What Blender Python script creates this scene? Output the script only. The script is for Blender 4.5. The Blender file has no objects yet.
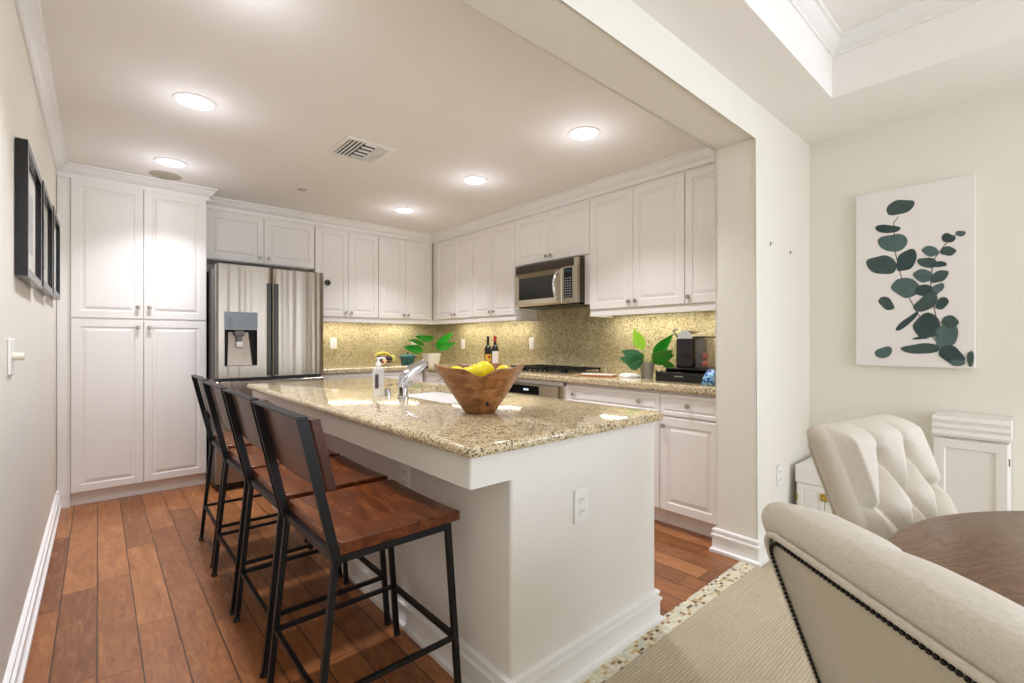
import bpy, bmesh, math, random
from mathutils import Vector, Matrix, noise
random.seed(7)
PI = math.pi
S = bpy.context.scene
COL = S.collection

# ------------------------------------------------------------------ camera, world, light
CAMH = 1.18
cam_d = bpy.data.cameras.new('camera'); cam_d.sensor_width = 36; cam_d.lens = 36*472/1024
cam_d.clip_start = .02
cam = bpy.data.objects.new('camera', cam_d); COL.objects.link(cam)
cam.location = (0, 0, CAMH); cam.rotation_euler = (PI/2, 0, -math.radians(41.25))
S.camera = cam
W = bpy.data.worlds.new('daylight'); S.world = W; W.use_nodes = True
bg = W.node_tree.nodes['Background']; bg.inputs[0].default_value = (.86, .93, 1, 1); bg.inputs[1].default_value = 1.0
vs = S.view_settings
vs.view_transform = 'Standard'; vs.look = 'None'; vs.gamma = 1; vs.use_curve_mapping = False
vs.exposure = 0.05
S.cycles.max_bounces = 10; S.cycles.diffuse_bounces = 6; S.cycles.glossy_bounces = 5
S.cycles.sample_clamp_indirect = 6
S.cycles.caustics_reflective = False; S.cycles.caustics_refractive = False

def area(name, loc, rot, sx, sy, power, color=(1, 1, 1), shape='RECTANGLE', spread=None):
    d = bpy.data.lights.new(name, 'AREA'); d.shape = shape; d.size = sx
    if shape in ('RECTANGLE', 'ELLIPSE'): d.size_y = sy
    d.energy = power; d.color = color
    if spread: d.spread = spread
    o = bpy.data.objects.new(name, d); COL.objects.link(o); o.location = loc; o.rotation_euler = rot
    return o
# daylight entering by the two windows of the wall behind the camera and the one right of the table
area('daylight_window_back', (1.7, -3.62, 1.3), (PI/2, 0, 0), 2.9, 1.75, 76, (.84, .93, 1.1))
area('daylight_window_right', (3.62, -1.9, 1.35), (0, PI/2, 0), 1.5, 1.6, 66, (.84, .93, 1.1))
H = 2.44                    # ceiling
LX = -.22                   # left wall
KX = 3.30                   # kitchen right wall
DX = 3.44                   # dining right wall
BY = 5.18                   # kitchen back wall
DOWN = [(x, y) for x in (.385, 2.21) for y in (1.86, 2.96, 4.08)]
for x, y in DOWN:
    area('downlight_beam', (x, y, H-.012), (0, 0, 0), .15, .15, 8.2, (.96, .98, 1.09), 'DISK', math.radians(105))
    pl = bpy.data.lights.new('ceiling_fill_light', 'POINT'); pl.energy = 1.25; pl.color = (.94, .98, 1.12); pl.shadow_soft_size = .05  # added fill lamp hanging free under each downlight, brightens the ceiling; no such fitting
    po = bpy.data.objects.new('ceiling_fill_light', pl); COL.objects.link(po); po.location = (x, y, H-.19)
UNDER = [  # under-cabinet strips  (cx, cy, length along x?, length)
    (1.97, 5.03, 0, .60), (2.62, 5.03, 0, .55), (3.15, 4.35, 1, .60), (3.15, 3.70, 1, .55), (3.15, 2.05, 1, .70), (3.15, 1.45, 1, .32)]
for cx, cy, al, L in UNDER:
    area('under_cabinet_glow', (cx, cy, 1.392), (0, 0, 0), .03 if al else L, L if al else .03, 1.9*L/.6, (1, .94, .80))

# ------------------------------------------------------------------ materials
MATS = {}
def lin(c):
    return tuple(((v/255)/12.92 if v/255 <= .04045 else ((v/255+.055)/1.055)**2.4) for v in c)
def mat(name, rgb=(200, 200, 200), rough=.5, metal=0, spec=None, **kw):
    if name in MATS: return MATS[name]
    m = bpy.data.materials.new(name); m.use_nodes = True
    b = m.node_tree.nodes['Principled BSDF']
    b.inputs['Base Color'].default_value = (*lin(rgb), 1)
    b.inputs['Roughness'].default_value = rough; b.inputs['Metallic'].default_value = metal
    if spec is not None: b.inputs['Specular IOR Level'].default_value = spec
    for k, v in kw.items(): b.inputs[k.replace('_', ' ')].default_value = v
    m['b'] = 1; MATS[name] = m
    return m
class NT:
    def __init__(s, m):
        s.t = m.node_tree; s.b = s.t.nodes['Principled BSDF']
    def n(s, typ, **kw):
        nd = s.t.nodes.new('ShaderNode'+typ)
        for k, v in kw.items():
            if k.startswith('i_'):
                key = k[2:]; key = int(key) if key.isdigit() else key.replace('_', ' ')
                if isinstance(v, bpy.types.NodeSocket): s.t.links.new(v, nd.inputs[key])
                else: nd.inputs[key].default_value = v
            else: setattr(nd, k, v)
        return nd
    def l(s, a, b): s.t.links.new(a, b)
    def coord(s, kind='Object', scale=(1, 1, 1), rot=(0, 0, 0)):
        tc = s.n('TexCoord'); mp = s.n('Mapping'); s.l(tc.outputs[kind], mp.inputs[0])
        mp.inputs['Scale'].default_value = scale; mp.inputs['Rotation'].default_value = rot
        return mp.outputs[0]
    def noise(s, v, scale, detail=3, rough=.5, dist=0):
        nd = s.n('TexNoise', i_Scale=scale, i_Detail=detail, i_Roughness=rough, i_Distortion=dist)
        s.l(v, nd.inputs['Vector']); return nd.outputs[0]
    def ramp(s, f, stops, interp='LINEAR'):
        r = s.n('ValToRGB'); s.l(f, r.inputs[0]); cr = r.color_ramp; cr.interpolation = interp
        while len(cr.elements) > 1: cr.elements.remove(cr.elements[-1])
        for i, (p, c) in enumerate(stops):
            e = cr.elements[0] if i == 0 else cr.elements.new(p)
            e.position = p; e.color = (*lin(c), 1) if len(c) == 3 else c
        return r.outputs[0]
    def mix(s, f, a, b, bt='MIX'):
        m = s.n('MixRGB', blend_type=bt)
        for sock, v in ((0, f), (1, a), (2, b)):
            if isinstance(v, bpy.types.NodeSocket): s.l(v, m.inputs[sock])
            elif isinstance(v, (int, float)): m.inputs[sock].default_value = v
            else: m.inputs[sock].default_value = (*lin(v), 1)
        return m.outputs[0]
    def math(s, op, a, b=0.):
        m = s.n('Math', operation=op)
        for i, v in enumerate((a, b)):
            if isinstance(v, bpy.types.NodeSocket): s.l(v, m.inputs[i])
            else: m.inputs[i].default_value = v
        return m.outputs[0]
    def bump(s, h, strength=.2, dist=.01):
        b = s.n('Bump', i_Strength=strength, i_Distance=dist); s.l(h, b.inputs['Height']); s.l(b.outputs[0], s.b.inputs['Normal'])
    def color(s, c): s.l(c, s.b.inputs['Base Color'])

def painted(name, rgb, rough=.6, bs=.12, sc=90):
    m = mat(name, rgb, rough); t = NT(m); v = t.coord()
    t.bump(t.noise(v, sc, 4), bs, .004)
    return m
M_WALL = painted('cream_wall_paint', (230, 226, 214), .7, .25)
M_CEIL = painted('ceiling_paint', (240, 236, 231), .75, .15)
M_ISL = painted('island_plaster_paint', (231, 227, 220), .65, .25)
M_TRIM = mat('white_trim_gloss', (236, 234, 230), .35)
M_CAB = mat('cabinet_white_paint', (236, 232, 226), .38)
M_KNOB = mat('brushed_nickel', (176, 168, 152), .28, 1)
M_BLACK = mat('black_plastic', (14, 14, 15), .3)
M_DARK = mat('dark_gap', (20, 18, 17), .7)
M_PLATE = mat('white_plastic', (236, 234, 230), .35)
M_CHROME = mat('chrome', (215, 215, 220), .08, 1)
M_CERAM = mat('white_ceramic', (238, 236, 232), .15)
M_BLKMET = mat('black_powdercoat_metal', (22, 22, 24), .42, .3)
M_GLASSBLK = mat('black_glass', (10, 11, 13), .06)

def granite(name, light, mid, tan, dark, rough=.1):
    m = mat(name, light, rough); t = NT(m); v = t.coord()
    def vor(scale):
        vo = t.n('TexVoronoi', i_Scale=scale); t.l(v, vo.inputs['Vector'])
        sp = t.n('SeparateColor'); t.l(vo.outputs['Color'], sp.inputs[0]); return sp.outputs[0]
    big = t.noise(v, 9, 3, .6)
    c1 = t.ramp(vor(120), [(0, light), (.45, mid), (.72, tan), (.9, light)], 'CONSTANT')
    c2 = t.ramp(big, [(.35, light), (.65, mid)])
    base = t.mix(.55, c2, c1)
    sp = t.ramp(t.math('ADD', vor(110), t.math('MULTIPLY', t.noise(v, 22, 2), .35)), [(0, (0, 0, 0, 1)), (1.0, (0, 0, 0, 1))])
    k = t.math('GREATER_THAN', t.math('ADD', vor(190), t.math('MULTIPLY', t.noise(v, 26, 3), .6)), 1.13)
    k2 = t.math('GREATER_THAN', t.math('ADD', vor(300), t.math('MULTIPLY', t.noise(v, 34, 3), .5)), 1.03)
    base = t.mix(t.math('MULTIPLY', k2, .7), base, tan)
    base = t.mix(t.math('MULTIPLY', k, .85), base, dark)
    t.color(base)
    return m
M_GRAN = granite('granite_counter', (218, 204, 170), (202, 182, 140), (160, 132, 92), (62, 50, 40), .07)
M_SPLASH = granite('granite_backsplash', (206, 196, 160), (192, 178, 138), (156, 136, 96), (98, 84, 60), .16)

def wood_floor():
    m = mat('walnut_plank_floor', (140, 85, 48), .3); t = NT(m)
    tc = t.n('TexCoord'); sx = t.n('SeparateXYZ'); t.l(tc.outputs['Object'], sx.inputs[0])
    x, y = sx.outputs[0], sx.outputs[1]
    px = t.math('DIVIDE', t.math('ADD', x, 10.003), .125)
    row = t.math('FLOOR', px)
    wn = t.n('TexWhiteNoise', noise_dimensions='1D'); t.l(row, wn.inputs['W'])
    ln = t.math('ADD', t.math('MULTIPLY', wn.outputs[0], .35), .75)
    yy = t.math('DIVIDE', t.math('ADD', y, t.math('MULTIPLY', wn.outputs[0], 37.)), ln)
    seg = t.math('FLOOR', yy)
    cv = t.n('CombineXYZ'); t.l(row, cv.inputs[0]); t.l(seg, cv.inputs[1])
    w2 = t.n('TexWhiteNoise', noise_dimensions='3D'); t.l(cv.outputs[0], w2.inputs['Vector'])
    rnd = w2.outputs[0]
    # grain coordinates, shifted per plank
    g = t.n('CombineXYZ'); t.l(t.math('ADD', t.math('MULTIPLY', x, 7.), t.math('MULTIPLY', rnd, 60.)), g.inputs[0])
    t.l(t.math('MULTIPLY', y, 1.3), g.inputs[1]); t.l(t.math('MULTIPLY', rnd, 9.), g.inputs[2])
    n1 = t.noise(g.outputs[0], 2.2, 5, .6, .8); n2 = t.noise(g.outputs[0], 9, 4, .6, .3)
    col = t.ramp(rnd, [(0, (112, 68, 38)), (.35, (136, 84, 46)), (.7, (156, 98, 54)), (1, (176, 116, 68))])
    col = t.mix(t.ramp(n1, [(.35, (0, 0, 0, 1)), (.75, (.75, .75, .75, 1))]), col, (106, 58, 30))
    col = t.mix(t.ramp(n2, [(.45, (0, 0, 0, 1)), (.8, (.4, .4, .4, 1))]), col, (198, 142, 92))
    vo = t.n('TexVoronoi', i_Scale=3.3); t.l(g.outputs[0], vo.inputs['Vector'])
    col = t.mix(t.ramp(vo.outputs[0], [(0.02, (.85, .85, .85, 1)), (.10, (0, 0, 0, 1))]), col, (52, 30, 20))
    fx = t.math('FRACT', px); fy = t.math('FRACT', yy)
    gx = t.math('ADD', t.math('LESS_THAN', fx, .026), t.math('GREATER_THAN', fx, .985))
    gy = t.math('LESS_THAN', fy, .004)
    gap = t.math('MINIMUM', t.math('ADD', gx, gy), 1.)
    t.color(t.mix(t.math('MULTIPLY', gap, .85), col, (44, 24, 15)))
    t.bump(t.math('SUBTRACT', t.math('MULTIPLY', n1, .5), gap), .25, .004)
    t.l(t.math('ADD', t.math('MULTIPLY', n1, .2), .2), t.b.inputs['Roughness'])
    return m
M_FLOOR = wood_floor()
def carpet():
    m = mat('ribbed_beige_carpet', (196, 182, 156), .95, 0, .1); t = NT(m)
    v = t.coord(); w = t.n('TexWave', wave_type='BANDS', bands_direction='Y', i_Scale=26, i_Distortion=1.5, i_Detail=2); w.inputs['Detail Scale'].default_value = 3
    t.l(v, w.inputs[0]); n = t.noise(v, 180, 3); n3 = t.noise(v, 3, 3)
    c = t.mix(t.math('MULTIPLY', w.outputs[1], .45), (204, 190, 164), (176, 160, 134))
    c = t.mix(t.ramp(n, [(.3, (0, 0, 0, 1)), (.8, (.5, .5, .5, 1))]), c, (160, 146, 122))
    c = t.mix(t.ramp(n3, [(.4, (0, 0, 0, 1)), (.7, (.25, .25, .25, 1))]), c, (216, 204, 180))
    t.color(c); t.bump(t.math('ADD', w.outputs[1], n), .6, .006)
    return m
M_CARPET = carpet()
def mosaic():
    m = mat('stone_mosaic', (210, 200, 170), .3); t = NT(m)
    tc = t.n('TexCoord'); sx = t.n('SeparateXYZ'); t.l(tc.outputs['Object'], sx.inputs[0])
    a = t.math('DIVIDE', sx.outputs[0], .021); b = t.math('DIVIDE', t.math('ADD', sx.outputs[1], 5.), .0135)
    cv = t.n('CombineXYZ'); t.l(t.math('FLOOR', a), cv.inputs[0]); t.l(t.math('FLOOR', b), cv.inputs[1])
    w = t.n('TexWhiteNoise', noise_dimensions='3D'); t.l(cv.outputs[0], w.inputs['Vector'])
    c = t.ramp(w.outputs[0], [(0, (222, 214, 186)), (.3, (206, 204, 184)), (.52, (228, 222, 200)), (.68, (196, 172, 120)), (.80, (158, 122, 76)), (.88, (96, 68, 44)), (.95, (214, 206, 176))], 'CONSTANT')
    fa = t.math('FRACT', a); fb = t.math('FRACT', b)
    g = t.math('MINIMUM', t.math('ADD', t.math('LESS_THAN', fa, .08), t.math('LESS_THAN', fb, .1)), 1.)
    t.color(t.mix(g, c, (190, 182, 160)))
    return m
M_MOSAIC = mosaic()
def steel():
    m = mat('brushed_stainless_steel', (152, 142, 129), .3, 1); t = NT(m)
    v = t.coord(scale=(1, 1, .02)); n = t.noise(v, 9, 2, .5); f = t.noise(t.coord(scale=(.05, .05, 1)), 500, 2)
    t.bump(t.math('ADD', n, t.math('MULTIPLY', f, .01)), .6, .03)
    return m
M_STEEL = steel()
M_STEEL2 = mat('satin_steel', (190, 180, 158), .3, 1)
def darkwood(name, a, b, c, rough=.3, sc=(1, 7, 7)):
    m = mat(name, a, rough); t = NT(m); v = t.coord(scale=sc)
    n = t.noise(v, 3.2, 5, .6, 1.0); n2 = t.noise(t.coord(), 5, 2)
    col = t.ramp(n, [(.3, a), (.5, b), (.72, c)])
    t.color(t.mix(t.ramp(n2, [(.35, (0, 0, 0, 1)), (.65, (.35, .35, .35, 1))]), col, a))
    return m
M_SEAT = darkwood('mahogany_seat_wood', (72, 35, 17), (104, 54, 26), (134, 77, 40), .22, (8, 1.2, 8))
M_BACKW = darkwood('dark_backrest_wood', (52, 27, 20), (74, 40, 28), (96, 54, 38), .3, (7, 1, 7))
def tablewood():
    m = mat('walnut_tabletop', (122, 84, 56), .28); t = NT(m)
    v = t.coord(scale=(1, 2.6, 1), rot=(0, 0, .9)); w = t.n('TexWave', wave_type='RINGS', i_Scale=5, i_Distortion=9, i_Detail=4); w.inputs['Detail Scale'].default_value = 1.1
    t.l(v, w.inputs[0]); n = t.noise(v, 2, 4)
    c = t.ramp(w.outputs[1], [(0, (112, 80, 54)), (.5, (126, 93, 64)), (.85, (136, 103, 74)), (1, (104, 73, 50))])
    t.color(t.mix(t.ramp(n, [(.35, (0, 0, 0, 1)), (.7, (.5, .5, .5, 1))]), c, (98, 68, 50)))
    return m
M_TABLE = tablewood()
def bowlwood():
    m = mat('teak_root_wood', (132, 84, 44), .33); t = NT(m)
    v = t.coord(scale=(1, 1, 2.6)); n = t.noise(v, 9, 5, .55, 1.8)
    t.color(t.ramp(n, [(.3, (92, 54, 26)), (.45, (134, 84, 42)), (.6, (158, 108, 62)), (.75, (184, 138, 94))]))
    return m
M_BOWL = bowlwood()
def linen(name, a, b):
    m = mat(name, a, .9, 0, .2); t = NT(m)
    n1 = t.noise(t.coord(scale=(1, 1, 6)), 130, 3); n2 = t.noise(t.coord(scale=(6, 6, 1)), 130, 3)
    s_ = t.math('MULTIPLY', t.math('ADD', n1, n2), .5)
    t.color(t.mix(t.ramp(s_, [(.35, (0, 0, 0, 1)), (.65, (.8, .8, .8, 1))]), a, b))
    t.bump(s_, .3, .002)
    m.node_tree.nodes['Principled BSDF'].inputs['Sheen Weight'].default_value = .15
    return m
M_LINEN = linen('cream_linen', (214, 205, 190), (190, 180, 164))
M_LINEN2 = linen('cream_linen_outer', (204, 194, 172), (182, 171, 148))
def emis(name, col, strength):
    m = mat(name, (250, 250, 250), .5); b = m.node_tree.nodes['Principled BSDF']
    b.inputs['Emission Color'].default_value = (*lin(col), 1); b.inputs['Emission Strength'].default_value = strength
    return m
M_LAMP = emis('downlight_lens', (255, 248, 235), 9)
M_STRIP = emis('strip_lens', (255, 246, 215), 3)

# ------------------------------------------------------------------ mesh helpers
def link(name, bm, m, parent=None, smooth=False, loc=None, rot=None, recalc=True):
    me = bpy.data.meshes.new(name)
    if recalc: bmesh.ops.recalc_face_normals(bm, faces=bm.faces)
    bm.to_mesh(me); bm.free()
    ms = m if isinstance(m, (list, tuple)) else [m]
    for k in ms: me.materials.append(k)
    o = bpy.data.objects.new(name, me); COL.objects.link(o)
    if smooth:
        for p in me.polygons: p.use_smooth = True
        if smooth != 'all':
            try: me.set_sharp_from_angle(angle=math.radians(38))
            except Exception: pass
    if loc: o.location = loc
    if rot: o.rotation_euler = rot
    if parent: o.parent = parent
    return o
def tag(o, label, cat, group=None):
    o['label'] = label; o['category'] = cat
    if group: o['group'] = group
    return o
def struct(name, bm, m, smooth=False):
    o = link(name, bm, m, smooth=smooth); o['kind'] = 'structure'; return o
def thing(name, label, cat, loc=(0, 0, 0), rz=0, group=None):
    o = bpy.data.objects.new(name, None); COL.objects.link(o); o.empty_display_size = .1
    o.location = loc; o.rotation_euler = (0, 0, rz)
    return tag(o, label, cat, group)
def dup(root, loc=None, rz=None, label=None):
    r = root.copy(); COL.objects.link(r)
    if loc: r.location = loc
    if rz is not None: r.rotation_euler = (0, 0, rz)
    if label: r['label'] = label
    for ch in list(root.children):
        c = ch.copy(); COL.objects.link(c); c.parent = r
        for g in list(ch.children):
            d = g.copy(); COL.objects.link(d); d.parent = c
    return r
def B(): return bmesh.new()
def box(bm, x0, x1, y0, y1, z0, z1, bev=0, seg=2, mi=0):
    n0 = set(bm.faces)
    v = [bm.verts.new(p) for p in ((x0, y0, z0), (x1, y0, z0), (x1, y1, z0), (x0, y1, z0), (x0, y0, z1), (x1, y0, z1), (x1, y1, z1), (x0, y1, z1))]
    fs = [bm.faces.new([v[i] for i in q]) for q in ((0, 3, 2, 1), (4, 5, 6, 7), (0, 1, 5, 4), (1, 2, 6, 5), (2, 3, 7, 6), (3, 0, 4, 7))]
    if bev:
        es = list({e for f in fs for e in f.edges})
        bmesh.ops.bevel(bm, geom=es, offset=bev, segments=seg, profile=.5, affect='EDGES')
    for f in bm.faces:
        if f not in n0: f.material_index = mi
    return bm
def bx(*a, **k): return box(B(), *a, **k)
def loft(bm, rings, closed=True, caps=True):
    vr = [[bm.verts.new(p) for p in r] for r in rings]
    n = len(rings[0])
    for a, b in zip(vr, vr[1:]):
        for i in range(n if closed else n-1):
            j = (i+1) % n
            bm.faces.new((a[i], a[j], b[j], b[i]))
    if caps and closed:
        bm.faces.new(vr[0][::-1]); bm.faces.new(vr[-1])
    return bm
def circ(r, z, n=24, cx=0, cy=0):
    return [(cx+r*math.cos(2*PI*i/n), cy+r*math.sin(2*PI*i/n), z) for i in range(n)]
def lathe(bm, prof, n=24, cx=0, cy=0):
    return loft(bm, [circ(max(r, .0004), z, n, cx, cy) for r, z in prof])
def tube(bm, pts, r, n=8, caps=True, r2=None, sq=False):
    pts = [Vector(p) for p in pts]; rings = []
    up = None
    for i, p in enumerate(pts):
        t = ((pts[i+1]-p).normalized() if i < len(pts)-1 else Vector()) + ((p-pts[i-1]).normalized() if i else Vector())
        t.normalize()
        if up is None:
            up = Vector((0, 0, 1)) if abs(t.z) < .9 else Vector((0, 1, 0))
        a = t.cross(up).normalized(); b = a.cross(t).normalized(); up = b
        rr = r[i] if isinstance(r, (list, tuple)) else r
        rb = (r2 if r2 else rr)
        if sq: rings.append([p + a*rr*sx + b*rb*sy for sx, sy in ((-1, -1), (1, -1), (1, 1), (-1, 1))])
        else: rings.append([p + a*rr*math.cos(2*PI*k/n) + b*rb*math.sin(2*PI*k/n) for k in range(n)])
    return loft(bm, rings, caps=caps)
def bar(bm, p0, p1, w, d):      # rectangular bar between two points
    return tube(bm, [p0, p1], w/2, r2=d/2, sq=True)
def sphere(bm, c, r, sx=1, sy=1, sz=1, u=16, v=10):
    mtx = Matrix.Translation(c) @ Matrix.Diagonal((sx*r, sy*r, sz*r, 1))
    bmesh.ops.create_uvsphere(bm, u_segments=u, v_segments=v, radius=1, matrix=mtx); return bm
def sweep(bm, path, prof, side=1, closed=False):
    """prof = [(outward offset, z)], path = [(x,y)], offset to the left of travel when side=1."""
    P = [Vector(p) for p in path]; n = len(P); rings = []
    for i in range(n):
        d0 = (P[i]-P[i-1]).normalized() if (i or closed) else None
        d1 = (P[(i+1) % n]-P[i]).normalized() if (i < n-1 or closed) else None
        d0 = d0 or d1; d1 = d1 or d0
        n0 = Vector((-d0.y, d0.x))*side; n1 = Vector((-d1.y, d1.x))*side
        mt = (n0+n1); mt = mt/max(.2, mt.dot(n0)) if mt.length > 1e-6 else n0
        rings.append([(P[i].x+mt.x*o, P[i].y+mt.y*o, z) for o, z in prof])
    if closed: rings.append(rings[0])
    return loft(bm, rings, closed=True, caps=not closed)

def rrect(x0, x1, y0, y1, r, z, n=6):
    pts = []
    for cx, cy, a0 in ((x1-r, y1-r, 0), (x0+r, y1-r, 90), (x0+r, y0+r, 180), (x1-r, y0+r, 270)):
        for k in range(n+1):
            a = math.radians(a0+90*k/n); pts.append((cx+r*math.cos(a), cy+r*math.sin(a), z))
    return pts
def slab(x0, x1, y0, y1, z0, z1, r=.03, hole=None, lip=.012):
    bm = B()
    prof = [(.012, z0), (.003, z0+.004), (0, z0+.010), (0, z1-.014), (.003, z1-.006), (.010, z1-.001), (.016, z1)]
    rings = []
    for o, z in prof: rings.append([bm.verts.new(p) for p in rrect(x0+o, x1-o, y0+o, y1-o, max(r-o, .002), z)])
    n = len(rings[0])
    for a, b in zip(rings, rings[1:]):
        for i in range(n):
            j = (i+1) % n; bm.faces.new((a[i], a[j], b[j], b[i]))
    if hole:
        hx0, hx1, hy0, hy1, hr = hole
        hb = [bm.verts.new(p) for p in rrect(hx0, hx1, hy0, hy1, hr, z0)]
        ht = [bm.verts.new(p) for p in rrect(hx0, hx1, hy0, hy1, hr, z1)]
        for i in range(n):
            j = (i+1) % n
            bm.faces.new((hb[i], ht[i], ht[j], hb[j]))
            bm.faces.new((rings[0][i], hb[i], hb[j], rings[0][j]))
            bm.faces.new((rings[-1][i], rings[-1][j], ht[j], ht[i]))
    else:
        bm.faces.new(rings[0][::-1]); bm.faces.new(rings[-1])
    return bm

# ------------------------------------------------------------------ room
TS = 1.02; TN = 1.24        # the stub wall and beam between dining room and kitchen
SX = 2.61                   # end of stub wall
ZB = 2.26                   # beam underside
YB = -3.5                   # wall behind the camera
struct('floor', bx(LX-.2, DX+.2, TS+.075, BY+.1, -.1, 0), M_FLOOR)
struct('floor_carpet', bx(LX-.2, DX+.2, YB-.1, TS-.005, -.1, .004), M_CARPET)
struct('trim_1', bx(LX-.2, DX+.1, TS-.005, TS+.075, -.1, .003), M_MOSAIC)
struct('wall_left', bx(LX-.15, LX, YB-.1, BY+.1, 0, H+.1), M_WALL)
struct('wall_back', bx(LX-.15, KX+.3, BY, BY+.15, 0, H+.1), M_WALL)
struct('wall_kitchen_right', bx(KX, KX+.14, TN, BY+.15, 0, H+.1), M_WALL)
bm = B()                                        # dining wall with a window opening behind the view
wy0, wy1, wz0, wz1 = -2.7, -1.1, .55, 2.1
box(bm, DX, DX+.15, wy1, TN, 0, H+.1); box(bm, DX, DX+.15, YB-.1, wy0, 0, H+.1)
box(bm, DX, DX+.15, wy0, wy1, 0, wz0); box(bm, DX, DX+.15, wy0, wy1, wz1, H+.1)
struct('wall_right', bm, M_WALL)
bm = B()                                        # wall behind the camera
box(bm, LX-.15, .2, YB-.15, YB, 0, H+.1); box(bm, 3.2, DX+.15, YB-.15, YB, 0, H+.1)
box(bm, .2, 3.2, YB-.15, YB, 0, .4); box(bm, .2, 3.2, YB-.15, YB, 2.2, H+.1)
struct('wall_front', bm, M_WALL)
def window(name, a0, a1, z0, z1, axis, at, n):
    f = B()
    def bb(s0, s1, q0, q1, d0=-.09, d1=-.04):
        if axis == 'x': box(f, s0, s1, at+d0, at+d1, q0, q1)
        else: box(f, at-d1, at-d0, s0, s1, q0, q1)
    bb(a0, a1, z0, z0+.05); bb(a0, a1, z1-.05, z1); bb(a0, a0+.05, z0, z1); bb(a1-.05, a1, z0, z1)
    for k in range(1, n): c = a0+(a1-a0)*k/n; bb(c-.025, c+.025, z0, z1)
    return struct(name, f, M_TRIM)
window('window_1', .2, 3.2, .4, 2.2, 'x', YB, 3)
window('window_2', wy0, wy1, wz0, wz1, 'y', DX, 2)

# stub wall + beam as one plastered piece with softened arrises
bm = B()
box(bm, SX, DX+.05, TS, TN, 0, ZB, .0)
box(bm, LX, DX+.05, TS, TN, ZB, H+.02, .0)
bmesh.ops.remove_doubles(bm, verts=bm.verts, dist=1e-5)
bm.free(); bm = B()
# outline polygon in XZ, extruded in Y
pl = [(LX-.02, ZB), (SX, ZB), (SX, -.0), (DX+.03, 0), (DX+.03, H+.02), (LX-.02, H+.02)]
r0 = [(x, TS, z) for x, z in pl]; r1 = [(x, TN, z) for x, z in pl]
loft(bm, [r0, r1])
bm.edges.ensure_lookup_table()
es = []
for e in bm.edges:
    a, b = e.verts[0].co, e.verts[1].co
    if abs(a.y-b.y) < 1e-6:
        if abs(a.z-ZB) < 1e-6 and abs(b.z-ZB) < 1e-6: es.append(e)
        if abs(a.x-SX) < 1e-6 and abs(b.x-SX) < 1e-6: es.append(e)
bmesh.ops.bevel(bm, geom=es, offset=.014, segments=4, profile=.5, affect='EDGES')
struct('wall_pillar_and_beam', bm, M_WALL, smooth=True)

struct('ceiling_kitchen', bx(LX-.1, KX+.1, TN-.01, BY+.1, H, H+.1), M_CEIL)
# dining ceiling with a raised tray
tx0, tx1, ty0, ty1, TZ = .45, 2.86, -2.9, .745, 2.73
bm = B()
loft(bm, [rrect(LX-.1, DX+.1, YB-.1, TS+.01, .001, H, 2), rrect(LX-.1, DX+.1, YB-.1, TS+.01, .001, H+.1, 2)], caps=False)
for z in (H,):
    o = [bm.verts.new(p) for p in ((LX-.1, YB-.1, z), (DX+.1, YB-.1, z), (DX+.1, TS+.01, z), (LX-.1, TS+.01, z))]
    i0 = [bm.verts.new(p) for p in ((tx0, ty0, z), (tx1, ty0, z), (tx1, ty1, z), (tx0, ty1, z))]
    i1 = [bm.verts.new((v.co.x, v.co.y, TZ)) for v in i0]
    for k in range(4):
        j = (k+1) % 4
        bm.faces.new((o[k], i0[k], i0[j], o[j])); bm.faces.new((i0[k], i1[k], i1[j], i0[j]))
    bm.faces.new(i1)
struct('ceiling_dining', bm, M_CEIL)
crown = [(0, .025), (.009, .025), (.010, .038), (.022, .045), (.038, .072), (.044, .088), (.056, .093), (.058, .105), (0, .105)]
def crown_prof(z): return [(o, z-.105+h) for o, h in crown]
bm = B(); sweep(bm, [(tx0, ty0), (tx1, ty0), (tx1, ty1), (tx0, ty1)], crown_prof(TZ), 1, True)
struct('trim_tray_crown', bm, M_TRIM, smooth=True)
bm = B(); sweep(bm, [(LX, TN+.001), (LX, 4.52)], crown_prof(H), -1)
struct('trim_crown_left', bm, M_TRIM, smooth=True)
bm = B(); sweep(bm, [(3.33, TN+.001), (LX+.001, TN+.001)], crown_prof(H), -1)
# (the beam has no crown on the kitchen side in view; leave it plain)
bm.free()
basep = [(0, 0), (.024, 0), (.027, .008), (.025, .020), (.015, .026), (.014, .028), (.014, .088), (.021, .092), (.021, .101), (.011, .106), (.011, .118), (.015, .121), (.014, .129), (.005, .135), (0, .135)]
def baseb(name, path, side=1, closed=False):
    b = B(); sweep(b, path, basep, side, closed); return struct(name, b, M_TRIM, smooth=True)
baseb('baseboard_left', [(LX, YB), (LX, TS+.2), (LX, 4.6)], -1)
baseb('baseboard_pillar', [(SX+.12, TN), (SX, TN), (SX, TS), (DX-.03, TS)], -1)
baseb('baseboard_right', [(DX, TS-.001), (DX, YB)], -1)
baseb('baseboard_front', [(DX-.03, YB), (LX+.03, YB)], -1)

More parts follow.
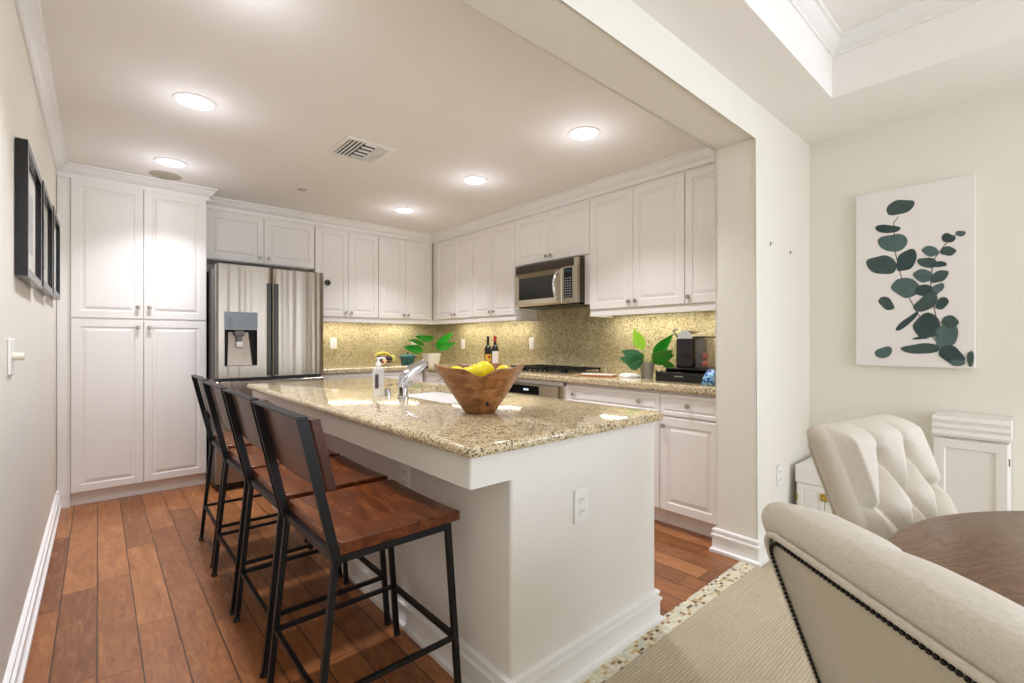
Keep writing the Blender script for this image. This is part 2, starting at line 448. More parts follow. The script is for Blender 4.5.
# ------------------------------------------------------------------ cabinets (local frame: front at y=0 facing -y, x to the right)
def knob(parent, x, z, m=M_KNOB, y=-.02, r=.015):
    b = B()
    prof = [(.006, 0), (.005, .008), (.0045, .014), (r*.85, .016), (r, .021), (r*.8, .027), (r*.3, .029)]
    rings = [[(x+q*math.cos(2*PI*i/14), y-h, z+q*math.sin(2*PI*i/14)) for i in range(14)] for q, h in prof]
    loft(b, rings); return link('knob', b, m, parent, smooth=True)
def panel(name, parent, x0, x1, z0, z1, m=M_CAB, fr=.055, raised=True, th=.02):
    b = B(); y = -th
    if raised and min(x1-x0, z1-z0) > fr*2+.05:
        spec = [(0, 0), (0, y+.003), (.003, y), (fr-.004, y), (fr, y+.007), (fr+.008, y+.007), (fr+.026, y+.001), (fr+.030, y+.0005)]
    else:
        f2 = min(.022, min(x1-x0, z1-z0)*.18)
        spec = [(0, 0), (0, y+.003), (.003, y), (f2, y), (f2+.004, y+.004), (f2+.01, y+.004), (f2+.018, y)]
    rings = [[(x0+o, d, z0+o), (x1-o, d, z0+o), (x1-o, d, z1-o), (x0+o, d, z1-o)] for o, d in spec]
    loft(b, rings); return link(name, b, m, parent)
def cabinet(name, label, loc, rz, w, d, z0, z1, fronts, group=None, toe=0, cat='cabinet'):
    """fronts: (kind, x0,x1,z0,z1, knobs[(x,z)])"""
    t = thing(name, label, cat, loc, rz, group)
    b = B(); box(b, 0, w, 0, d, z0, z1)
    link('body', b, M_CAB, t)
    if toe:
        link('toe_kick', bx(0, w, .07, d, 0, z0), M_CAB, t)
    for kind, x0, x1, a0, a1, kn in fronts:
        p = panel(kind, t, x0+.0015, x1-.0015, a0+.0015, a1-.0015)
        for kx, kz in kn: knob(p, kx, kz)
    return t
RB = 0            # back wall: front faces -Y
RR = -PI/2        # right wall: front faces -X; local x runs toward -Y
# pantry
pw = .672+.147
P0 = -.147
t = cabinet('pantry_cabinet', 'tall white floor-to-ceiling pantry cabinet with four panel doors beside the steel refrigerator', (P0, 4.60, 0), RB, pw+.003, BY-4.60-.003, .09, 2.40,
  [('door', 0, pw/2, 1.352, 2.345, [(pw/2-.035, 1.44)]), ('door', pw/2, pw, 1.352, 2.345, [(pw/2+.035, 1.44)]),
   ('door', 0, pw/2, .10, 1.342, [(pw/2-.035, 1.285)]), ('door', pw/2, pw, .10, 1.342, [(pw/2+.035, 1.285)])])
link('base_board', bx(0, pw, .03, .4, 0, .09), M_CAB, t)
link('filler_strip', bx(LX-P0+.003, -.001, .0, .3, 0, 2.40), M_CAB, t)
# over refrigerator
UY = 4.85; UXF = 3.0
zt0, zt1 = 1.435, 2.325
cabinet('over_fridge_cabinet', 'short wide white wall cabinet with two doors directly above the refrigerator', (.68, UY, 0), RB, .945, BY-UY-.003, 1.90, 2.36,
  [('door', .02, .482, 1.905, zt1, [(.445, 1.955)]), ('door', .482, .94, 1.905, zt1, [(.52, 1.955)])])
def upper(label, x, y, rz, w, doors, z0=1.43):
    fr = []
    for a, b, side in doors:
        fr.append(('door', a, b, z0+.005, zt1, [((b-.03) if side == 'r' else (a+.03), z0+.05)]))
    return cabinet('wall_cabinet', label, (x, y, 0), rz, w, .33-.003 if rz == RB else KX-UXF-.003, z0, 2.36, fr, None)
upper('white double-door wall cabinet just right of the refrigerator, with one round black knob', 1.628, UY, RB, .672, [(.0, .335, 'r'), (.335, .67, 'l')])
black = [o for o in COL.objects if o.name.startswith('wall_cabinet')][-1]
kb = B(); prof = [(.008, 0), (.01, .012), (.026, .016), (.030, .024), (.024, .034), (.004, .036)]
loft(kb, [[(.115+q*math.cos(2*PI*i/18), -.02-h, 1.775+q*math.sin(2*PI*i/18)) for i in range(18)] for q, h in prof])
o = link('door_bumper', kb, M_BLACK, [c for c in black.children if c.name.startswith('door')][0], smooth=True); o['label'] = 'round black knob'
upper('white double-door wall cabinet on the back wall next to the room corner', 2.302, UY, RB, .69, [(.0, .325, 'r'), (.325, .65, 'l')])
upper('white double-door wall cabinet in the corner on the range wall, farthest from the pillar', UXF, 4.842, RR, .81, [(.10, .465, 'r'), (.465, .81, 'l')])
upper('white double-door wall cabinet just left of the microwave', UXF, 4.031, RR, .67, [(0, .335, 'r'), (.335, .67, 'l')])
cabinet('over_microwave_cabinet', 'short white two-door wall cabinet directly above the microwave', (UXF, 3.359, 0), RR, .907, KX-UXF-.003, 1.885, 2.36,
  [('door', 0, .4535, 1.89, zt1, [(.425, 1.935)]), ('door', .4535, .907, 1.89, zt1, [(.482, 1.935)])])
upper('white double-door wall cabinet just right of the microwave, above the potted plant', UXF, 2.45, RR, .82, [(0, .41, 'r'), (.41, .82, 'l')])
upper('narrow single-door white wall cabinet against the pillar', UXF, 1.628, RR, .385, [(0, .385, 'l')])
mc = [o for o in COL.objects if o.name == 'over_microwave_cabinet'][0]
for a0, a1 in ((.0, .070), (.843, .907)): link('filler_strip', bx(a0, a1, 0, .27, 1.485, 1.884), M_CAB, mc)
# light rails under the wall cabinets and crown above
railp = [(0, 1.382), (.018, 1.382), (.02, 1.395), (.014, 1.412), (.016, 1.429), (0, 1.429)]
b = B(); sweep(b, [(1.63, BY-.026), (1.63, UY+.001), (2.999, UY+.001), (2.999, 3.361), (KX-.026, 3.361)], [(-.0+o-.012, z) for o, z in railp], -1)
tag(link('light_rail', b, M_CAB, smooth=True), 'white light rail moulding under the corner run of wall cabinets', 'moulding')
b = B(); sweep(b, [(KX-.026, 2.449), (2.999, 2.449), (2.999, TN+.003)], [(-.0+o-.012, z) for o, z in railp], -1)
tag(link('light_rail', b, M_CAB, smooth=True), 'white light rail moulding under the wall cabinets beside the pillar', 'moulding')
cr2 = [(-.01, H-.098), (.014, H-.098)]+[(o+.008, H-.105+h-.001) for o, h in crown[2:-1]]+[(-.01, H-.001)]
b = B(); sweep(b, [(LX+.001, 4.598), (.677, 4.598), (.677, UY-.002), (UXF-.002, UY-.002), (UXF-.002, TN+.003)], cr2, -1)
o = struct('trim_crown_cabinets', b, M_TRIM, smooth=True)

# base cabinets, right run
cabinet('base_cabinet', 'narrow white base cabinet with one drawer and one door, against the pillar', (2.71, 1.64, 0), RR, .39, KX-2.71-.003, .11, .862,
  [('drawer', 0, .39, .715, .852, [(.195, .785)]), ('door', 0, .39, .115, .705, [(.032, .65)])], toe=1)
cabinet('base_cabinet', 'wide white base cabinet with one long drawer between the oven and the narrow end cabinet', (2.71, 2.447, 0), RR, .805, KX-2.71-.003, .11, .862,
  [('drawer', 0, .805, .715, .852, [(.09, .785), (.66, .785)]), ('door', 0, .4025, .115, .705, [(.37, .65)]), ('door', .4025, .805, .115, .705, [(.435, .65)])], toe=1)
cabinet('base_cabinet', 'white base cabinet with a drawer left of the oven towards the room corner', (2.71, 4.586, 0), RR, 1.231, KX-2.71-.003, .11, .862,
  [('drawer', .10, .66, .715, .852, [(.38, .785)]), ('drawer', .66, 1.22, .715, .852, [(.94, .785)]), ('door', .10, .66, .115, .705, [(.63, .65)]), ('door', .66, 1.22, .115, .705, [(.69, .65)])], toe=1)
cabinet('base_cabinet', 'white base cabinet under the back counter right of the refrigerator', (1.60, 4.59, 0), RB, 1.105, BY-4.59-.003, .11, .862,
  [('drawer', .0, .55, .715, .852, [(.275, .785)]), ('drawer', .55, 1.10, .715, .852, [(.82, .785)]), ('door', 0, .55, .115, .705, [(.52, .65)]), ('door', .55, 1.10, .115, .705, [(.58, .65)])], toe=1)
# oven
ov = thing('built_in_oven', 'stainless steel built-in oven under the cooktop with a black control glass', 'oven', (2.71, 3.347, 0), RR)
link('body', bx(.03, .87, .0, .55, .11, .83), M_STEEL2, ov)
link('cabinet_surround', box(box(bx(0, .03, -.003, .55, 0, .862), .87, .898, -.003, .55, 0, .862), 0, .9, -.003, .55, .832, .862), M_CAB, ov)
link('control_panel', bx(.05, .82, -.03, 0, .70, .83, .004), M_STEEL2, ov)
link('control_glass', bx(.10, .62, -.033, -.029, .745, .815, .002), M_GLASSBLK, ov)
link('display', bx(.44, .50, -.0345, -.0325, .775, .79), emis('blue_display', (90, 190, 240), .4), ov)
dr = link('oven_door', bx(.05, .82, -.03, 0, .12, .69, .004), M_STEEL2, ov)
link('door_glass', bx(.17, .70, -.032, -.029, .22, .56, .002), M_GLASSBLK, dr)
b = B(); tube(b, [(.12, -.07, .63), (.75, -.07, .63)], .011, 12); tube(b, [(.14, -.03, .63), (.14, -.07, .63)], .007); tube(b, [(.73, -.03, .63), (.73, -.07, .63)], .007)
link('handle', b, M_CHROME, dr, smooth=True)

# counters
b = B()
def lcounter():
    z0, z1 = .866, .915
    pts = [(1.60, BY-.025), (1.60, 4.55), (2.665, 4.55), (2.665, TN+.003), (KX-.025, TN+.003), (KX-.025, BY-.025)]
    prof = [(.012, z0), (.0, z0+.01), (0, z1-.014), (.004, z1-.004), (.014, z1)]
    fronts = {0, 1, 2}
    rings = []
    for o, z in prof:
        rings.append([(1.60, BY-.025, z), (1.60, 4.55+o, z), (2.665+o, 4.55+o, z), (2.665+o, TN+.003, z), (KX-.025, TN+.003, z), (KX-.025, BY-.025, z)])
    return loft(B(), rings)
tag(link('countertop', lcounter(), M_GRAN), 'L-shaped speckled granite counter running along the back and range walls', 'countertop')
b = B()
box(b, 1.60, KX-.003, BY-.022, BY-.002, .866, 1.44); 
tag(link('backsplash', b, M_SPLASH), 'granite backsplash on the back wall under the cabinets right of the refrigerator', 'backsplash')
b = B()
prof = [(TN+.003, .866), (TN+.003, 1.428), (2.448, 1.428), (2.448, 1.86), (3.362, 1.86), (3.362, 1.428), (BY-.024, 1.428), (BY-.024, .866)]
loft(b, [[(KX-.022, y, z) for y, z in prof], [(KX-.002, y, z) for y, z in prof]])
tag(link('backsplash', b, M_SPLASH), 'granite backsplash on the range wall behind the cooktop', 'backsplash')

# refrigerator
FX0, FX1, FY = .69, 1.535, 4.27
fr = thing('refrigerator', 'stainless steel french-door refrigerator with water dispenser beside the white pantry', 'refrigerator', (FX0, FY, 0))
fw = .825; fm = .40
link('case', bx(.0, fw, .07, .85, .03, 1.77, .006), mat('dark_grey_case', (62, 60, 58), .45), fr)
def fdoor(name, x0, x1, z0, z1, niche=None):
    b = B(); n = 18; R = []
    # gently crowned front, as vertical-strip loft from x0 to x1
    def yf(x): s = (x/fw-.5)*2; return -.012*(1-s*s)
    if niche is None:
        for k in range(n+1):
            x = x0+(x1-x0)*k/n; e = .012*(1-min(1, min(k, n-k)/1.0))
            R.append([(x, .065, z0), (x, yf(x)+e, z0+.004), (x, yf(x)+e, z1-.006), (x, yf(x)+e+.006, z1), (x, .065, z1)])
        loft(b, R)
    else:
        nx0, nx1, nz0, nz1 = niche
        def part(a0, a1, q0, q1, m=8):
            RR_ = []
            for k in range(m+1):
                x = a0+(a1-a0)*k/m; e = .012 if (abs(x-x0) < 1e-6 or abs(x-x1) < 1e-6) else 0
                RR_.append([(x, .065, q0), (x, yf(x)+e, q0), (x, yf(x)+e, q1), (x, .065, q1)])
            loft(b, RR_)
        part(x0, nx0, z0, z1, 4); part(nx1, x1, z0, z1, 6); part(nx0, nx1, z0, nz0); part(nx0, nx1, nz1, z1)
    return link(name, b, M_STEEL, fr, smooth=True)
ND = (.055, .285, .985, 1.275)
dl = fdoor('door', .002, fm-.003, .89, 1.79, ND); dr = fdoor('door', fm+.003, fw-.002, .89, 1.79)
fdoor('freezer_drawer', .002, fw-.002, .06, .865)
link('hinge_cover', bx(.02, .12, .0, .07, 1.785, 1.80, .004), M_BLACK, fr)
nb = B(); box(nb, ND[0], ND[1], .045, .06, ND[2], ND[3])
link('dispenser_niche', nb, M_DARK, dl)
b = B(); loft(b, [[(ND[0]+.02, .0, ND[2]+.004), (ND[1]-.035, .0, ND[2]+.004), (ND[1]-.055, .044, ND[3]-.02), (ND[0]+.035, .044, ND[3]-.02)], [(ND[0]+.02, .006, ND[2]+.0), (ND[1]-.035, .006, ND[2]+.0), (ND[1]-.055, .0448, ND[3]-.02), (ND[0]+.035, .0448, ND[3]-.02)]])
link('splash_plate', b, mat('dispenser_plate', (172, 160, 146), .35, .6), dl)
b = bx(.125, .195, .0, .04, 1.225, 1.27, .006); box(b, .14, .18, .005, .035, 1.17, 1.226, .005)
link('spout', b, mat('grey_plastic', (90, 86, 82), .35), dl)
link('paddle', bx(.138, .184, -.004, .008, 1.135, 1.178, .004), mat('paddle_silver', (205, 202, 196), .3), dl)
b = B(); R = []
for k in range(7):
    x = ND[0]-.002+(ND[1]-ND[0]+.004)*k/6; s = (x/fw-.5)*2; y = -.012*(1-s*s)
    R.append([(x, y+.01, 1.278), (x, y-.004, 1.278), (x, y-.004, 1.415), (x, y+.01, 1.415)])
link('control_panel', loft(b, R), mat('panel_silver_blue', (122, 134, 138), .45, 0), dl)
b = B(); 
for q in range(3):
    for xx in (.075, .24):
        box(b, xx, xx+.025, -.0145, -.0105, 1.315+q*.03, 1.318+q*.03)
link('panel_icons', b, mat('icon_grey', (130, 142, 148), .4), dl)
for d_, x in ((dl, fm-.045), (dr, fm+.012)):
    b = B(); box(b, x, x+.034, -.017, .0, .90, 1.66, .003); link('pocket_handle', b, mat('handle_dark_steel', (58, 54, 50), .3, .8), d_)
link('toe_grille', bx(.02, fw-.02, .05, .3, .0, .055), M_BLACK, fr)

# microwave  (local frame, rot RR)
mw = thing('microwave', 'stainless steel over-the-range microwave under the short cabinet on the granite wall', 'microwave', (2.93, 3.285, 0), RR)
mwW = .765; z0, z1 = 1.49, 1.868
link('case', bx(0, mwW, .012, KX-2.93-.024, z0+.01, z1, .003), mat('dark_brown_case', (58, 48, 40), .4), mw)
g = link('vent_grille', bx(0, .715, -.002, .014, z1-.065, z1, .002), mat('grille_dark', (52, 42, 34), .5), mw)
b = B()
for k in range(4): box(b, .004, .71, -.007, -.001, z1-.059+k*.014, z1-.053+k*.014)
link('louvre', b, mat('grille_bronze', (96, 82, 66), .4, .6), g)
link('corner_trim', bx(.717, mwW, -.006, .014, z1-.065, z1, .002), M_STEEL2, mw)
b = B()
def rr_ring(x0, x1, q0, q1, y): return [(x0, y, q0), (x1, y, q0), (x1, y, q1), (x0, y, q1)]
dz0, dz1 = z0+.006, z1-.068
loft(b, [rr_ring(0, .60, dz0, dz1, .012), rr_ring(0, .60, dz0, dz1, -.012), rr_ring(.012, .592, dz0+.012, dz1-.01, -.026), rr_ring(.058, .50, dz0+.062, dz1-.05, -.012), rr_ring(.06, .498, dz0+.064, dz1-.052, -.004)])
d_ = link('door', b, M_STEEL2, mw)
link('window', bx(.056, .502, -.014, -.010, dz0+.06, dz1-.048, .001), mat('microwave_glass', (44, 44, 38), .12), d_)
b = B(); pts = [(.545, -.02-.045*math.sin(PI*k/10)**.7, dz0+.03+(dz1-dz0-.06)*k/10) for k in range(11)]
tube(b, pts, .012, 10); link('handle', b, M_CHROME, d_, smooth=True)
link('control_panel', bx(.604, mwW, -.022, .012, dz0, dz1, .003), M_STEEL2, mw)
kp = link('keypad', bx(.622, .715, -.025, -.021, dz0+.045, dz1-.012, .002), M_GLASSBLK, mw)
link('display', bx(.63, .707, -.0265, -.0245, dz1-.052, dz1-.024), mat('lcd', (30, 44, 50), .2), kp)
b = B()
for r_ in range(8):
    for c in range(3): box(b, .634+c*.026, .65+c*.026, -.0262, -.0248, dz0+.055+r_*.021, dz0+.062+r_*.021)
link('buttons', b, mat('button_print', (150, 148, 140), .5), kp)
link('underside_lamp_panel', bx(.02, .74, .02, .3, z0-.004, z0+.011), M_BLACK, mw)

# cooktop
ck = thing('gas_cooktop', 'gas cooktop with black cast-iron grates set in the granite counter under the microwave', 'cooktop', (2.76, 3.30, .915), RR)
link('pan', bx(0, .80, 0, .47, 0, .012, .004), M_STEEL2, ck)
for gx in (.02, .285, .55):
    b = B(); w = .235
    for a in (0, w-.012): box(b, gx+a, gx+a+.012, .02, .45, .03, .044)
    for a in (.02, .229, .438): box(b, gx, gx+w, a, a+.012, .03, .044)
    for a in (.075, .15): box(b, gx+a, gx+a+.01, .02, .45, .034, .046)
    for ax in (gx+.002, gx+w-.012):
        for ay in (.022, .438): box(b, ax, ax+.01, ay, ay+.01, .012, .031)
    link('grate', b, M_BLKMET, ck)
for bx_, by_ in ((.14, .13), (.14, .34), (.40, .235), (.66, .13), (.66, .34)):
    b = B(); lathe(b, [(.045, .012), (.045, .018), (.03, .022), (.03, .028), (.005, .03)], 20, bx_, by_); link('burner', b, M_BLKMET, ck, smooth=True)
for k in range(5):
    b = B(); lathe(b, [(.014, .012), (.014, .026), (.011, .03), (.001, .03)], 14, .28+k*.06, .0-.0+.012+.0); link('dial', b, M_BLACK, ck, smooth=True)

# ------------------------------------------------------------------ island
IZ = .885; IY0, IY1 = 1.10, 3.66
isl = thing('kitchen_island', 'cream plastered kitchen island with overhanging counter apron and white baseboard', 'kitchen island', (.96, IY0, 0))
L = IY1-IY0
SKX0, SKX1, SKY0, SKY1 = 1.25-.96, 1.68-.96, 1.88-IY0, 2.66-IY0
b = B()
loft(b, [rrect(0, .81, 0, L, .012, 0, 4), rrect(0, .81, 0, L, .012, .66, 4)])
# above the sink floor the body is a ring around the bowl
def ringbox(bm, o, i, z0, z1):
    a0 = [bm.verts.new((x, y, z0)) for x, y in o]; a1 = [bm.verts.new((x, y, z1)) for x, y in o]
    c0 = [bm.verts.new((x, y, z0)) for x, y in i]; c1 = [bm.verts.new((x, y, z1)) for x, y in i]
    n = len(o)
    for k in range(n):
        j = (k+1) % n
        bm.faces.new((a0[k], a0[j], a1[j], a1[k])); bm.faces.new((c0[k], c1[k], c1[j], c0[j]))
        bm.faces.new((a1[k], a1[j], c1[j], c1[k])); bm.faces.new((a0[k], c0[k], c0[j], a0[j]))
hole = [(p[0], p[1]) for p in rrect(SKX0-.012, SKX1+.012, SKY0-.012, SKY1+.012, .05, 0, 4)]
outer = [(p[0], p[1]) for p in rrect(0, .81, 0, L, .012, 0, 4)]
ringbox(b, outer, hole, .66, .752)
ringbox(b, [(p[0], p[1]) for p in rrect(-.155, .81, 0, L, .010, 0, 4)], hole, .752, .848)
link('body', b, M_ISL, isl, smooth=True)
b = B(); sweep(b, [(.81, L), (0, L), (0, 0), (.81, 0), (.81, .0+.02)], basep, 1)
b.free(); b = B(); sweep(b, [(0, L), (0, 0), (.81, 0), (.81, L)], basep, -1)
link('baseboard', b, M_TRIM, isl, smooth=True)
for k in range(3):                                  # doors on the working side
    a = .35+k*.72
    p = B()
    spec = [(0, 0), (0, .017), (.003, .02), (.055, .02), (.06, .013), (.07, .013), (.085, .019)]
    y0_, y1_ = a, a+.7
    loft(p, [[(.811+d, y0_+o, .16+o), (.811+d, y1_-o, .16+o), (.811+d, y1_-o, .83-o), (.811+d, y0_+o, .83-o)] for o, d in spec])
    link('door', p, M_CAB, isl)
tag(link('island_countertop', slab(.775, 1.788, 1.06, 3.70, .850, IZ, .03, (1.25, 1.68, 1.88, 2.66, .045)), M_GRAN, smooth=True), 'long polished speckled granite slab on top of the kitchen island', 'countertop')
# sink bowl
b = B()
rg = [rrect(1.245, 1.685, 1.875, 2.665, .05, .849, 6), rrect(1.252, 1.678, 1.882, 2.658, .05, .849, 6), rrect(1.262, 1.668, 1.892, 2.648, .06, .70, 6), rrect(1.30, 1.63, 1.93, 2.61, .06, .675, 6), rrect(1.45, 1.47, 2.26, 2.28, .009, .672, 6)]
loft(b, rg, caps=False)
for f in b.faces: f.normal_update()
sk = thing('sink', 'white undermount sink set into the island countertop behind the faucet', 'sink', (0, 0, 0))
link('basin', b, M_CERAM, sk, smooth=True)
b = B(); lathe(b, [(.04, .673), (.04, .678), (.02, .676), (.001, .676)], 20, 1.46, 2.27); link('drain', b, M_CHROME, sk, smooth=True)
# outlets
def plate(name, label, loc, rz, w=.072, h=.118, kind='outlet', cat='outlet', ptn=True):
    t = thing(name, label, cat, loc, rz)
    link('cover_plate', bx(-w/2, w/2, -.007, 0, -h/2, h/2, .003), M_PLATE, t)
    if kind == 'outlet':
        for s in (-1, 1):
            b = B(); rings = [[(.017*math.cos(2*PI*i/16), y, s*.021+.0145*math.sin(2*PI*i/16)) for i in range(16)] for y in (-.006, -.0105)]
            loft(b, rings); r = link('receptacle', b, M_PLATE, t)
            b = B(); box(b, -.0075, -.0055, -.0112, -.0104, s*.021-.002, s*.021+.006); box(b, .0055, .0075, -.0112, -.0104, s*.021-.002, s*.021+.006)
            link('slot', b, M_DARK, r)
    elif kind == 'switch':
        link('rocker', bx(-.016, .016, -.011, -.006, -.033, .033, .002), M_PLATE, t)
    return t
plate('wall_outlet', 'white duplex outlet on the end face of the island nearest the carpet', (1.287, IY0-.0005, .60), 0)
plate('wall_outlet', 'white outlet on the long side of the island behind the bar stools', (.9595, 1.76, .62), -PI/2)
def rotpl(label, x, z, kind='outlet', y=BY-.0225): return plate('wall_outlet' if kind == 'outlet' else 'light_switch', label, (x, y, z), 0, kind=kind, cat='outlet' if kind == 'outlet' else 'light switch')
rotpl('white outlet on the back granite wall nearest the refrigerator', 1.93, 1.16)
rotpl('white outlet on the back granite wall behind the potted plant in the corner', 2.92, 1.14)
plate('wall_outlet', 'white outlet on the range wall between the corner plant and the wine bottles', (KX-.0225, 4.62, 1.15), -PI/2)
plate('light_switch', 'white switch plate on the granite between the wine bottles and the cooktop', (KX-.0225, 3.43, 1.16), -PI/2, kind='switch', cat='light switch')
plate('wall_outlet', 'white blank-looking outlet plate low on the white pillar wall face by the dining chairs', (2.92, TS-.0005, .42), 0)
dm = plate('dimmer_switch', 'white dimmer switch with a round cream knob on the left wall below the picture frames', (LX+.0005, 2.27, 1.13), PI/2, w=.12, kind='x', cat='light switch')
b = B(); loft(b, [[(q*math.cos(2*PI*i/18), y, .0+q*math.sin(2*PI*i/18)) for i in range(18)] for q, y in ((.013, -.006), (.013, -.03), (.011, -.034))])
link('knob', b, mat('cream_plastic', (222, 214, 192), .4), dm, smooth=True)

# ------------------------------------------------------------------ bar stools (front faces +x: towards the island)
def make_stool():
    t = thing('bar_stool', 'x', 'bar stool', (0, 0, 0), 0)
    # local: x forward (0 = seat rear edge), y across
    hw = .235; SZ = .622
    # saddle seat
    b = B(); nx, ny = 12, 12; top = []; bot = []
    for i in range(nx+1):
        u = i/nx; x = u*.40
        rt, rb = [], []
        for j in range(ny+1):
            v = j/ny*2-1; e = 1.0
            dip = -.014*(1-v*v)*math.sin(PI*min(1, u*1.0+.05))+.006*v*v
            zz = SZ+dip-(.006 if i == nx else 0)
            rt.append((x, v*hw, zz)); rb.append((x, v*hw, SZ-.034+dip*.35))
        top.append(rt); bot.append(rb)
    vt = [[b.verts.new(p) for p in r] for r in top]; vb = [[b.verts.new(p) for p in r] for r in bot]
    for i in range(nx):
        for j in range(ny):
            b.faces.new((vt[i][j], vt[i+1][j], vt[i+1][j+1], vt[i][j+1])); b.faces.new((vb[i][j], vb[i][j+1], vb[i+1][j+1], vb[i+1][j]))
    for i in range(nx):
        b.faces.new((vt[i][0], vb[i][0], vb[i+1][0], vt[i+1][0])); b.faces.new((vt[i][ny], vt[i+1][ny], vb[i+1][ny], vb[i][ny]))
    for j in range(ny):
        b.faces.new((vt[0][j], vt[0][j+1], vb[0][j+1], vb[0][j])); b.faces.new((vt[nx][j], vb[nx][j], vb[nx][j+1], vt[nx][j+1]))
    o = link('seat', b, M_SEAT, t, smooth=True)
    mod = o.modifiers.new('soft', 'BEVEL'); mod.width = .004; mod.segments = 2; mod.limit_method = 'ANGLE'
    zt = SZ-.036
    # seat frame
    b = B()
    for s in (-1, 1): bar(b, (-.008, s*(hw-.018), zt-.010), (.365, s*(hw-.018), zt-.010), .016, .02)
    bar(b, (-.005, -hw+.012, zt-.010), (-.005, hw-.012, zt-.010), .016, .022); bar(b, (.36, -hw+.012, zt-.010), (.36, hw-.012, zt-.010), .016, .02)
    link('seat_frame', b, M_BLKMET, t)
    for s in (-1, 1):
        b = B(); bar(b, (.362, s*(hw-.02), zt), (.405, s*(hw-.018), .008), .018, .018)
        lg = link('leg', b, M_BLKMET, t)
        b = B(); lathe(b, [(.013, 0), (.014, .006), (.012, .014)], 10, .4055, s*(hw-.018)); link('foot_glide', b, M_BLACK, lg)
        b = B(); bar(b, (-.006, s*(hw-.016), zt+.01), (-.065, s*(hw-.018), .008), .018, .018)
        lg = link('leg', b, M_BLKMET, t)
        b = B(); lathe(b, [(.013, 0), (.014, .006), (.012, .014)], 10, -.0655, s*(hw-.018)); link('foot_glide', b, M_BLACK, lg)
        b = B(); bar(b, (-.006, s*(hw-.006), zt-.02), (-.100, s*(hw-.006), .975), .026, .010)
        link('back_upright', b, M_BLKMET, t)
    b = B(); bar(b, (-.100, -hw+.001, .979), (-.100, hw-.001, .979), .028, .007); link('top_rail', b, M_BLKMET, t)
    # footrest bars
    def at(z, front): 
        k = (zt-z)/(zt-.008)
        return (.362+.043*k) if front else (-.006-.059*k)
    z = .20; y = hw-.019
    b = B(); bar(b, (at(z, 1), -y, z), (at(z, 1), y, z), .014, .018); link('footrest', b, M_BLKMET, t)
    b = B(); bar(b, (at(z, 0), -y, z), (at(z, 0), y, z), .014, .014); link('stretcher', b, M_BLKMET, t)
    for s in (-1, 1):
        b = B(); bar(b, (at(z, 0), s*y, z), (at(z, 1), s*y, z), .014, .014); link('stretcher', b, M_BLKMET, t)
    # backrest board, slightly curved, mounted in front of the uprights
    b = B(); R = []
    for k in range(13):
        v = k/12*2-1; c = .014*(v*v)
        def P(z, f): 
            xb = -.006-(z-(zt-.02))*(.094/(.975-zt+.02)); return (xb+.008+(.026 if f else 0)+c-.004, v*(hw+.008), z)
        R.append([P(.775, 0), P(.775, 1), P(.975, 1), P(.975, 0)])
    loft(b, R); o = link('backrest', b, M_BACKW, t, smooth=True)
    mod = o.modifiers.new('soft', 'BEVEL'); mod.width = .003; mod.segments = 2; mod.limit_method = 'ANGLE'
    return t
st = make_stool()
stools = [(.500, 1.520, 0, 'wood and black metal bar stool nearest the camera, at the front corner of the island'),
          (.505, 2.045, 0, 'wood and black metal bar stool second from the camera along the island'),
          (.505, 2.56, 0, 'wood and black metal bar stool third from the camera along the island'),
          (.522, 3.11, -.02, 'wood and black metal bar stool farthest from the camera, closest to the refrigerator')]
for i, (x, y, r, lb) in enumerate(stools):
    if i == 0: st.location = (x, y, 0); st.rotation_euler = (0, 0, r); st['label'] = lb; st['group'] = 'bar stools along the island'
    else: dup(st, (x, y, 0), r, lb)

# ------------------------------------------------------------------ things on the island
# bowl
bw = tag(None or bpy.data.objects.new('fruit_bowl', None), 'large free-form brown wooden bowl on the island, holding yellow lemons', 'bowl'); COL.objects.link(bw)
bw.location = (1.203, 1.575, IZ)
BH = .197
def bowl_r(a, u):      # a angle, u height fraction
    r = .062+(.192-.062)*u**.95
    return r*(1+.035*u*math.sin(3*a+.6)+.02*u*math.sin(7*a))
CAMA = math.atan2(-1.63, -1.255)
def bowl_top(a):
    d = (a-CAMA-.02+PI) % (2*PI)-PI
    dip = .042*math.exp(-(d/.27)**2)+.022*math.exp(-((abs(d)-2.2)/.4)**2)
    return BH-dip+.006*math.sin(5*a)
b = B(); n = 72; m_ = 20; outer = []; inner = []
for j in range(m_+1):
    u = j/m_
    outer.append([(bowl_r(a, u)*math.cos(a), bowl_r(a, u)*math.sin(a), bowl_top(a)*u) for a in (2*PI*i/n for i in range(n))])
for j in range(m_, -1, -1):
    u = j/m_
    inner.append([((bowl_r(a, u)-.012-.01*(1-u))*math.cos(a), (bowl_r(a, u)-.012-.01*(1-u))*math.sin(a), .018+(bowl_top(a)-.018)*u) for a in (2*PI*i/n for i in range(n))])
loft(b, outer+inner)
link('bowl_body', b, M_BOWL, bw, smooth='all')
b = B(); a0 = CAMA+.30
sphere(b, (bowl_r(a0, .28)*math.cos(a0), bowl_r(a0, .28)*math.sin(a0), .048), .009, .6, .6, 1.5); link('knot_hole', b, M_DARK, bw, smooth=True)
def lemon_mesh():
    b = B(); prof = [(.0, -.042), (.006, -.040), (.010, -.035), (.022, -.026), (.029, -.012), (.031, 0), (.029, .012), (.021, .025), (.010, .034), (.006, .038), (.0, .040)]
    lathe(b, prof, 18)
    return b
M_LEM = mat('lemon_skin', (238, 220, 34), .4); NT(M_LEM).bump(NT(M_LEM).noise(NT(M_LEM).coord(), 260, 2), .3, .002)
L0 = link('lemon', lemon_mesh(), M_LEM, smooth='all'); L0.location = (1.255, 1.63, IZ+.1)
